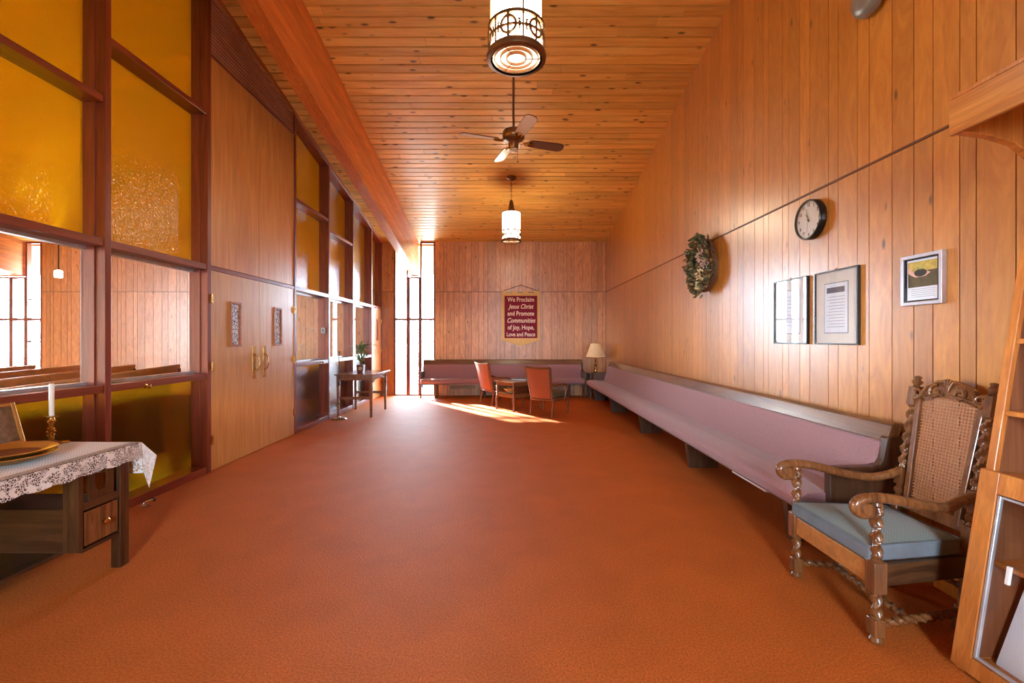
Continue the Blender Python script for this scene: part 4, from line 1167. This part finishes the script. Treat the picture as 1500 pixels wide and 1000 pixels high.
# ------------------------------------------------------------------ literature case at the right edge
def bookcase():
    ya, yb = .72, 1.92
    t = thing('display_case', 'orange wooden display case with curved hood and glass door at the right edge', 'display case', (2.2, 1.32, 0)); off = t.location
    fx = lambda z: 1.90+.158*z
    side = [(2.385, 0), (1.90, 0), (fx(.83), .83), (fx(1.5), 1.5), (fx(1.95), 1.95), (2.222, 2.03), (2.215, 2.10), (2.196, 2.15), (2.124, 2.207), (2.02, 2.24), (1.905, 2.256), (1.905, 2.40), (2.385, 2.40)]
    for y in (ya, yb-.035): MB(off).prism(side, 'Y', y, y+.035).build('side_panel', M['bookwood'], t, bevel=.003)
    MB(off).box(2.365, 2.383, ya+.035, yb-.035, .02, 2.39).build('back_panel', M['bookin'], t)
    MB(off).prism([(2.36, .06), (1.94, .06), (fx(.83)+.02, .83), (fx(1.95)+.02, 1.95), (2.36, 2.1)], 'Y', yb-.038, yb-.0355).build('shade_sheet', M['bookin'], t)  # added thin sheet, its darker brown painting the shade inside the case
    MB(off).box(1.885, 1.905, ya-.01, yb+.01, 2.255, 2.405).build('hood_fascia', M['fascia'], t, bevel=.003)
    MB(off).box(1.885, 2.385, ya-.01, yb+.01, 2.405, 2.425).build('hood_top', M['bookwood'], t, bevel=.003)
    for z in (1.08, 1.38, 1.68):
        MB(off).box(fx(z)+.004, 2.365, ya+.035, yb-.035, z-.011, z+.011).build('shelf', M['bookwood'], t, bevel=.004)
    MB(off).box(fx(.8), 2.365, ya+.035, yb-.035, .805, .83).build('shelf', M['bookwood'], t, bevel=.003)
    MB(off).box(1.93, 2.365, ya+.035, yb-.035, .03, .055).build('bottom_board', M['bookwood'], t, bevel=.003)
    MB(off).box(2.02, 2.365, ya+.035, yb-.035, .45, .468).build('shelf', M['bookwood'], t, bevel=.003)
    def slab(y0, y1, z0, z1, name, mat, o0=-.022, o1=0, par=t):
        return MB(off).hexa([(fx(z)+a, y, z) for a in (o0, o1) for y in (y0, y1) for z in (z0, z1)]).build(name, mat, par, bevel=.002)
    slab(yb-.075, yb, .02, .84, 'stile', M['bookwood']); slab(ya, ya+.075, .02, .84, 'stile', M['bookwood'])
    slab(ya+.075, yb-.075, .755, .84, 'top_rail', M['bookwood']); slab(ya+.075, yb-.075, .02, .085, 'bottom_rail', M['bookwood'])
    mid = (ya+yb)/2
    for a, b in ((ya+.078, mid-.004), (mid+.004, yb-.078)):
        d = slab(a, b, .09, .75, 'glass_door', M['clear'], -.014, -.008)
        for (p, q, r, s_) in ((a, a+.012, .09, .75), (b-.012, b, .09, .75), (a+.012, b-.012, .09, .10), (a+.012, b-.012, .74, .75)):
            slab(p, q, r, s_, 'door_channel', M['alu'], -.018, -.004, d)
        slab(b-.09, b-.075, .43, .50, 'finger_pull', M['white'], -.026, -.015, d)
    bk = thing('brochure', 'large white brochure leaning behind the glass door of the display case', 'brochure', (2.08, 1.66, .056)); o2 = bk.location
    MB(o2).hexa([(2.0+.16*(z-.056)/.42+a, y, z) for a in (0, .006) for y in (1.47, 1.85) for z in (.056, .40)]).build('cover', M['paper'], bk)
    tb = MB(o2); tb.hexa([(1.9985+.16*(z-.056)/.42+a, y, z) for a in (0, .001) for y in (1.62, 1.72) for z in (.215, .228)]); tb.build('print', M['ink'], bk)
    fr = thing('picture_frame', 'dark framed picture on the upper shelf behind the glass door', 'picture frame', (2.25, 1.7, .468)); o3 = fr.location
    MB(o3).hexa([(2.22+.2*(z-.468)+a, y, z) for a in (0, .016) for y in (1.55, 1.80) for z in (.469, .74)]).build('frame', M['black'], fr, bevel=.004)
    MB(o3).hexa([(2.218+.2*(z-.468)+a, y, z) for a in (0, .002) for y in (1.575, 1.775) for z in (.5, .71)]).build('picture', M['bluepipe'], fr)
    lf = MB(); lf.box(2.16, 2.36, 1.56, 1.70, 1.0915, 1.115); tag(lf.build('leaflets', M['paper']), 'white leaflets stacked on the open shelf of the display case', 'leaflets')
bookcase()

# ------------------------------------------------------------------ communion table at the left edge
def comm_table():
    TX0, TX1, TY0, TY1, TZ = -3.06, -2.33, 1.15, 2.84, .735
    t = thing('communion_table', 'dark mission style table with drawer and slatted ends at the left edge', 'table', (-2.7, 2.0, 0)); off = t.location
    MB(off).box(TX0, TX1, TY0, TY1, TZ-.028, TZ).build('tabletop', M['darkwoody'], t, bevel=.004)
    MB(off).box(TX1-.075, TX1-.05, TY0+.06, 2.47, TZ-.1, TZ-.03).build('apron', M['darkwoody'], t)
    MB(off).box(TX0+.05, TX0+.075, TY0+.06, TY1-.06, TZ-.1, TZ-.03).build('apron', M['darkwoody'], t)
    for x in (TX0+.03, TX1-.085):
        for y in (TY0+.03, TY1-.085-.02):
            MB(off).box(x, x+.058, y, y+.065, 0, TZ-.028).build('leg', M['darkwood'], t, bevel=.003)
    xf = TX1-.03
    # drawer pedestal: inner board and box
    for yy in ((2.47, 2.50),):
        MB(off).box(TX1-.115, xf, yy[0], yy[1], .215, TZ-.03).build('divider_post', M['darkwood'], t, bevel=.002)
        MB(off).box(TX0+.03, TX1-.113, yy[0]+.003, yy[1]-.004, .22, .45).build('drawer_box', M['darkwoodx'], t)
    MB(off).box(TX0+.04, xf-.004, 2.497, 2.735, .432, .45).build('box_top', M['darkwoody'], t)
    MB(off).box(TX0+.04, xf-.004, 2.5, 2.735, .20, .22).build('box_bottom', M['darkwoody'], t)
    MB(off).box(TX0+.04, TX1-.06, 2.715, 2.733, .22, .432).build('box_side', M['darkwoodx'], t)
    dr = MB(off).box(xf-.02, xf-.002, 2.512, 2.725, .232, .42).build('drawer', M['chairwood'], t, bevel=.003)
    MB(off).lathe([(.006, -.004), (.007, .012), (.018, .02), (.02, .028), (.012, .036), (.002, .038)], (xf, 2.62, .33), 20, (1, 0, 0)).build('knob', M['brass'], dr, smooth=True)
    # slats with U cut
    MB(off).box(xf-.018, xf-.004, 2.502, 2.735, .45, .475).build('rail', M['darkwoody'], t)
    u = [(2.545, .475), (2.70, .475), (2.70, TZ-.03), (2.665, TZ-.03), (2.665, .56), (2.655, .53), (2.635, .515), (2.61, .515), (2.59, .53), (2.58, .56), (2.58, TZ-.03), (2.545, TZ-.03)]
    MB(off).add([(x, p[0], p[1]) for x in (xf-.02, xf-.006) for p in u],
                [list(range(12)), list(range(12, 24))[::-1]]+[(i, (i+1) % 12, 12+(i+1) % 12, 12+i) for i in range(12)]).build('u_splat', M['darkwood'], t)
    MB(off).box(TX0+.05, -2.66, TY0+.05, TY1-.09, .10, .125).build('lower_shelf', M['darkwoody'], t, bevel=.004)
    # cloth: top sheet plus hanging borders with a hanging corner point
    cz = TZ+.004
    cl = thing('tablecloth', 'white lace tablecloth hanging over the edge of the dark left table', 'tablecloth', (-2.7, 2.0, cz)); o2 = cl.location
    X0, X1, Y0, Y1 = TX0, TX1+.006, TY0-.02, TY1+.006
    def grid(fn, nu, nv, name, mat):
        vs = []; uv = []
        for j in range(nv+1):
            for i in range(nu+1):
                p, q = fn(i/nu, j/nv); vs.append(p); uv.append(q)
        fs = [(j*(nu+1)+i, j*(nu+1)+i+1, (j+1)*(nu+1)+i+1, (j+1)*(nu+1)+i) for j in range(nv) for i in range(nu)]
        o = MB(o2).add(vs, fs).build(name, mat, cl, smooth=True, uv=uv); return o
    bw = .055
    grid(lambda a, b: ((X0+(X1-bw-X0)*a, Y0+(Y1-Y0)*b, cz+.001*math.sin(a*9)*math.sin(b*23)), (a, b*2)), 12, 40, 'top', M['linen'])
    grid(lambda a, b: ((X1-bw+bw*a, Y0+(Y1-Y0)*b, cz), (a*bw, b*(Y1-Y0))), 2, 40, 'net_band', M['lacenet'])
    def hang(a, b):   # front drop along +x side
        y = Y0+(Y1-Y0)*b; d = (.088+.01*abs(math.sin(y*22)))*a+.0
        return (X1+.004+.012*a+.006*math.sin(y*17)*a, y, cz-.002-d), (a*.09, y)
    grid(hang, 5, 120, 'front_border', M['lace'])
    def hang2(a, b):  # end drop along +y side
        x = X0+(X1-X0)*b; d = .20*a
        return (x, Y1+.004+.02*a+.012*math.sin(x*19)*a, cz-.002-d), (x, a*.2)
    grid(hang2, 8, 60, 'end_border', M['lace'])
    def corner(a, b): # folded corner point between the two drops
        p0 = Vector((X1+.003, Y1+.003, cz-.002))
        e1 = Vector((X1+.016, Y1, cz-.095)); e2 = Vector((X1, Y1+.024, cz-.2)); tip = Vector((X1+.03, Y1+.03, cz-.30)); mid_ = Vector((X1+.07, Y1+.08, cz-.09))
        top_ = p0.lerp(mid_, a) ; 
        l = p0.lerp(e1, a) if b < .5 else p0.lerp(e2, a)
        m_ = p0.lerp(Vector((X1+.075, Y1+.07, cz-.11)) if a < .5 else tip, a) if False else p0.lerp(Vector((X1+.055, Y1+.06, cz-.10)), min(1, a*2)).lerp(tip, max(0, a*2-1))
        q = abs(b-.5)*2
        p = m_.lerp(l, q); return p, (a*.3, b*.3)
    grid(corner, 10, 12, 'corner_drop', M['lace'])
    # candle, plates, frame
    ctop = cz+.003
    cs = thing('candlestick', 'turned brass candlestick holding a candle on the lace tablecloth', 'candlestick', (-2.815, 2.775, ctop))
    MB().lathe([(.052, 0), (.053, .006), (.04, .014), (.02, .02), (.012, .03), (.016, .04), (.01, .048), (.026, .056), (.01, .064), (.024, .076), (.026, .08), (.01, .088), (.022, .098), (.01, .106), (.014, .125), (.024, .14), (.016, .148), (.014, .162), (.032, .168), (.033, .172), (.014, .175)], seg=24).build('stem', M['brass'], cs, smooth=True)
    MB().box(-.06, .06, -.06, .06, 0, .006).build('foot_plate', M['brass'], cs, bevel=.002)
    ca = thing('candle', 'white taper candle standing in the brass candlestick', 'candle', (-2.815, 2.775, ctop+.1755))
    MB().lathe([(.0125, 0), (.0125, .19), (.01, .196)], seg=18).build('wax', M['candle'], ca, smooth=True)
    MB().cyl((0, 0, .194), (.002, 0, .206), .0014, seg=6).build('wick', M['black'], ca)
    for k, (z, lb) in enumerate(((0, 'lower brass offering plate of the pair stacked on the lace tablecloth'), (.024, 'upper brass offering plate with brown felt lining on the lace tablecloth'))):
        p = thing('offering_plate', lb, 'plate', (-2.64, 2.36, ctop+.001+z), group='offering plates')
        MB().lathe([(.09, 0), (.1, .001), (.15, .016), (.17, .03), (.2, .036), (.203, .04), (.2, .044), (.168, .038), (.145, .024), (.1, .012), (.004, .011)], seg=56).build('dish', M['gold'], p, smooth=True)
        MB().lathe([(.14, .0225), (.1, .0135), (.004, .0125)], seg=40, caps=False).build('felt_liner', M['felt'], p, smooth=True)
    fr = thing('easel_frame', 'gold framed picture leaning on the lace tablecloth at the left edge', 'picture frame', (-3.02, 2.68, ctop))
    rot = Matrix.Rotation(math.radians(-16), 4, 'Y')
    def R(b):
        for i, v_ in enumerate(b.v): b.v[i] = rot @ v_
        return b
    m = MB(); h = .26; w2 = .13
    m.box(-.012, .012, -w2, -w2+.022, 0, h); m.box(-.012, .012, w2-.022, w2, 0, h); m.box(-.012, .012, -w2+.022, w2-.022, 0, .022); m.box(-.012, .012, -w2+.022, w2-.022, h-.022, h)
    R(m).build('frame', M['gold'], fr, bevel=.003)
    R(MB().box(-.006, .004, -w2+.022, w2-.022, .022, h-.022)).build('picture', M['photo'] if 'photo' in M else M['leaf3'], fr)
comm_table()

# ------------------------------------------------------------------ small fittings on the partition
def latch(y, z, lb):
    o = thing('window_latch', lb, 'latch', (XL-.004, y, z), group='latches on the sill rails')
    MB().lathe([(.02, 0), (.02, .004), (.009, .008), (.009, .02), (.018, .028), (.02, .036), (.012, .044), (.003, .046)], (0, 0, 0), 20, (1, 0, 0)).build('knob', M['brass'], o, smooth=True)
latch(3.85, .985, 'round brass knob on the sill rail left of the double doors')
latch(7.45, 1.0, 'round brass knob on the sill rail right of the double doors')
ds = thing('door_stop', 'small metal door stop on the carpet left of the double doors', 'door stop', (-3.0, 3.73, 0), .9)
MB().box(-.03, .03, -.015, .015, 0, .008).build('plate', M['chrome'], ds, bevel=.002)
MB().tube([(-.015, 0, .006), (-.015, 0, .035), (0, 0, .045), (.045, 0, .045)], .009, 10).build('post', M['chrome'], ds, smooth=True)
MB().cyl((.045, 0, .045), (.062, 0, .045), .013).build('rubber_tip', M['black'], ds, smooth=True)
sw = thing('wall_switch', 'small grey switch box on the post right of the double doors', 'switch', (XL-.08, 7.748, 1.53))
MB().box(-.035, .035, -.03, .004, -.05, .05).build('box', M['steel'], sw, bevel=.004)
MB().box(-.012, .012, -.036, -.03, -.02, .02).build('rocker', M['black'], sw)

# ------------------------------------------------------------------ console table, plant, stand
def console():
    x0, x1, y0, y1, z = -3.01, -2.43, 7.97, 8.88, .765
    t = thing('console_table', 'brown wooden console table against the glazed partition with a plant on it', 'table', ((x0+x1)/2, (y0+y1)/2, 0)); off = t.location
    MB(off).box(x0-.05, x1+.06, y0-.06, y1+.14, z-.024, z).build('tabletop', M['conwood'], t, bevel=.004)
    m = MB(off); m.box(x0+.02, x1-.02, y0-.012, y0+.012, z-.11, z-.026); m.box(x0+.02, x1-.02, y1-.012, y1+.012, z-.11, z-.026)
    m.box(x0-.012, x0+.012, y0+.02, y1-.02, z-.11, z-.026); m.box(x1-.012, x1+.012, y0+.02, y1-.02, z-.11, z-.026); m.build('apron', M['conwood'], t, bevel=.003)
    for x in (x0, x1):
        for y in (y0, y1): MB(off).hexa([(x+a*(1 if zz else .72), y+b*(1 if zz else .72), zz) for a in (-.026, .026) for b in (-.026, .026) for zz in (0, z-.025)]).build('leg', M['conwood'], t, bevel=.003)
    MB(off).box(x0+.02, x1-.02, y0-.01, y0+.01, .315, .365).build('stretcher', M['conwood'], t, bevel=.003)
    MB(off).box(x0+.02, x1-.02, y1-.01, y1+.01, .315, .365).build('stretcher', M['conwood'], t, bevel=.003)
    c = MB(off)
    for (ya, yb_) in ((y0+.03, y0+.2), (y1-.03, y1-.2)): c.tube([(x1, ya, z-.24), (x1, ya+(yb_-ya)*.3, z-.16), (x1, yb_, z-.115)], .01, 6)
    c.build('bracket', M['conwood'], t, smooth=True)
    # plant
    p = thing('potted_plant', 'leafy green plant in a square brown pot on the console table', 'plant', (-2.73, 8.33, z+.001))
    MB().hexa([(a*(.052 if zz == 0 else .065), b*(.052 if zz == 0 else .065), zz) for a in (-1, 1) for b in (-1, 1) for zz in (0, .145)]).build('pot', M['pot'], p, bevel=.006)
    sw_ = MB(); pts = []
    for i in range(26): q = i/25; a = q*4.2*PI; r = .034*(1-q*.85); pts.append((r*math.cos(a)+.004, -.062-.004*math.sin(0), .075+r*math.sin(a)))
    sw_.tube(pts, .005, 6); sw_.build('swirl', M['petal2'], bpy.data.objects[p.children[0].name])
    st = MB(); st.tube([(0, 0, .13), (.01, .01, .28), (.0, 0, .42)], .012, 8); st.build('stem', M['vine'], p, smooth=True)
    rnd = random.Random(4); lv = MB()
    for i in range(46):
        a = rnd.uniform(0, 2*PI); h0 = rnd.choice((.2, .36, .40, .43, .45)); up = rnd.uniform(.05, .3); ln = rnd.uniform(.2, .36) if h0 > .3 else rnd.uniform(.14, .22)
        d = Vector((math.cos(a), math.sin(a), 0)); s_ = Vector((-math.sin(a), math.cos(a), 0)); n = 6; b = []
        for k in range(n+1):
            q = k/n; c_ = Vector((0, 0, h0))+d*ln*q+Vector((0, 0, up*q-.55*ln*q*q*1.1)); wd = .022*math.sin(PI*min(1, .12+q*.88))
            b += [c_+s_*wd, c_-Vector((0, 0, .003)), c_-s_*wd]
        lv.add(b, [(3*k+e, 3*k+e+1, 3*k+e+4, 3*k+e+3) for k in range(n) for e in (0, 1)])
    lv.build('leaves', M['leafgreen'], p, smooth=True)
    s = thing('floor_stand', 'thin chrome floor stand with round base beside the console table', 'stand', (-2.92, 7.76, 0))
    MB().lathe([(.125, 0), (.128, .01), (.12, .02), (.06, .03), (.02, .045), (.012, .06)], seg=36).build('base', M['chrome'], s, smooth=True)
    MB().cyl((0, 0, .05), (0, 0, .62), .011).build('lower_pole', M['chrome'], s, smooth=True)
    MB().cyl((0, 0, .6), (0, 0, 1.14), .007).build('upper_pole', M['black'], s, smooth=True)
    MB().cyl((0, 0, .58), (0, 0, .66), .018).build('clutch', M['black'], s, smooth=True)
    MB().cyl((0, 0, 1.12), (0, 0, 1.175), .014).build('top_fitting', M['black'], s, smooth=True)
    k = MB(); k.lathe([(.008, 0), (.016, .01), (.016, .03), (.006, .036)], (0, -.01, .28), 12, (0, -1, 0)); k.build('knob', M['black'], s, smooth=True)
console()

# ------------------------------------------------------------------ lamps of the hall
hp = None
for (x, y, z, lb) in ((-8.59, 8.6, 2.56, 'small white hall pendant on a thin dark cord seen through the clear glass'), (-8.0, 4.2, 3.6, 'unseen hall pendant added to light the pews near the partition'), (-10.5, 2., 3.8, 'unseen hall pendant added to light the rear of the hall')):  # the last two are unseen, added to light the hall
    t = thing('hall_pendant', lb, 'ceiling lamp', (x, y, z), group='hall pendants')
    MB().lathe([(.05, 0), (.06, .01), (.06, .12), (.02, .14)] if z < 2.8 else [(.11, 0), (.12, .02), (.12, .3), (.03, .33)], seg=24).build('globe', M['lampglass'], t, smooth=True)
    MB().cyl((0, 0, .13 if z < 2.8 else .32), (0, 0, ceil_z(y)-z), .011, seg=8).build('cord', M['black'], t)
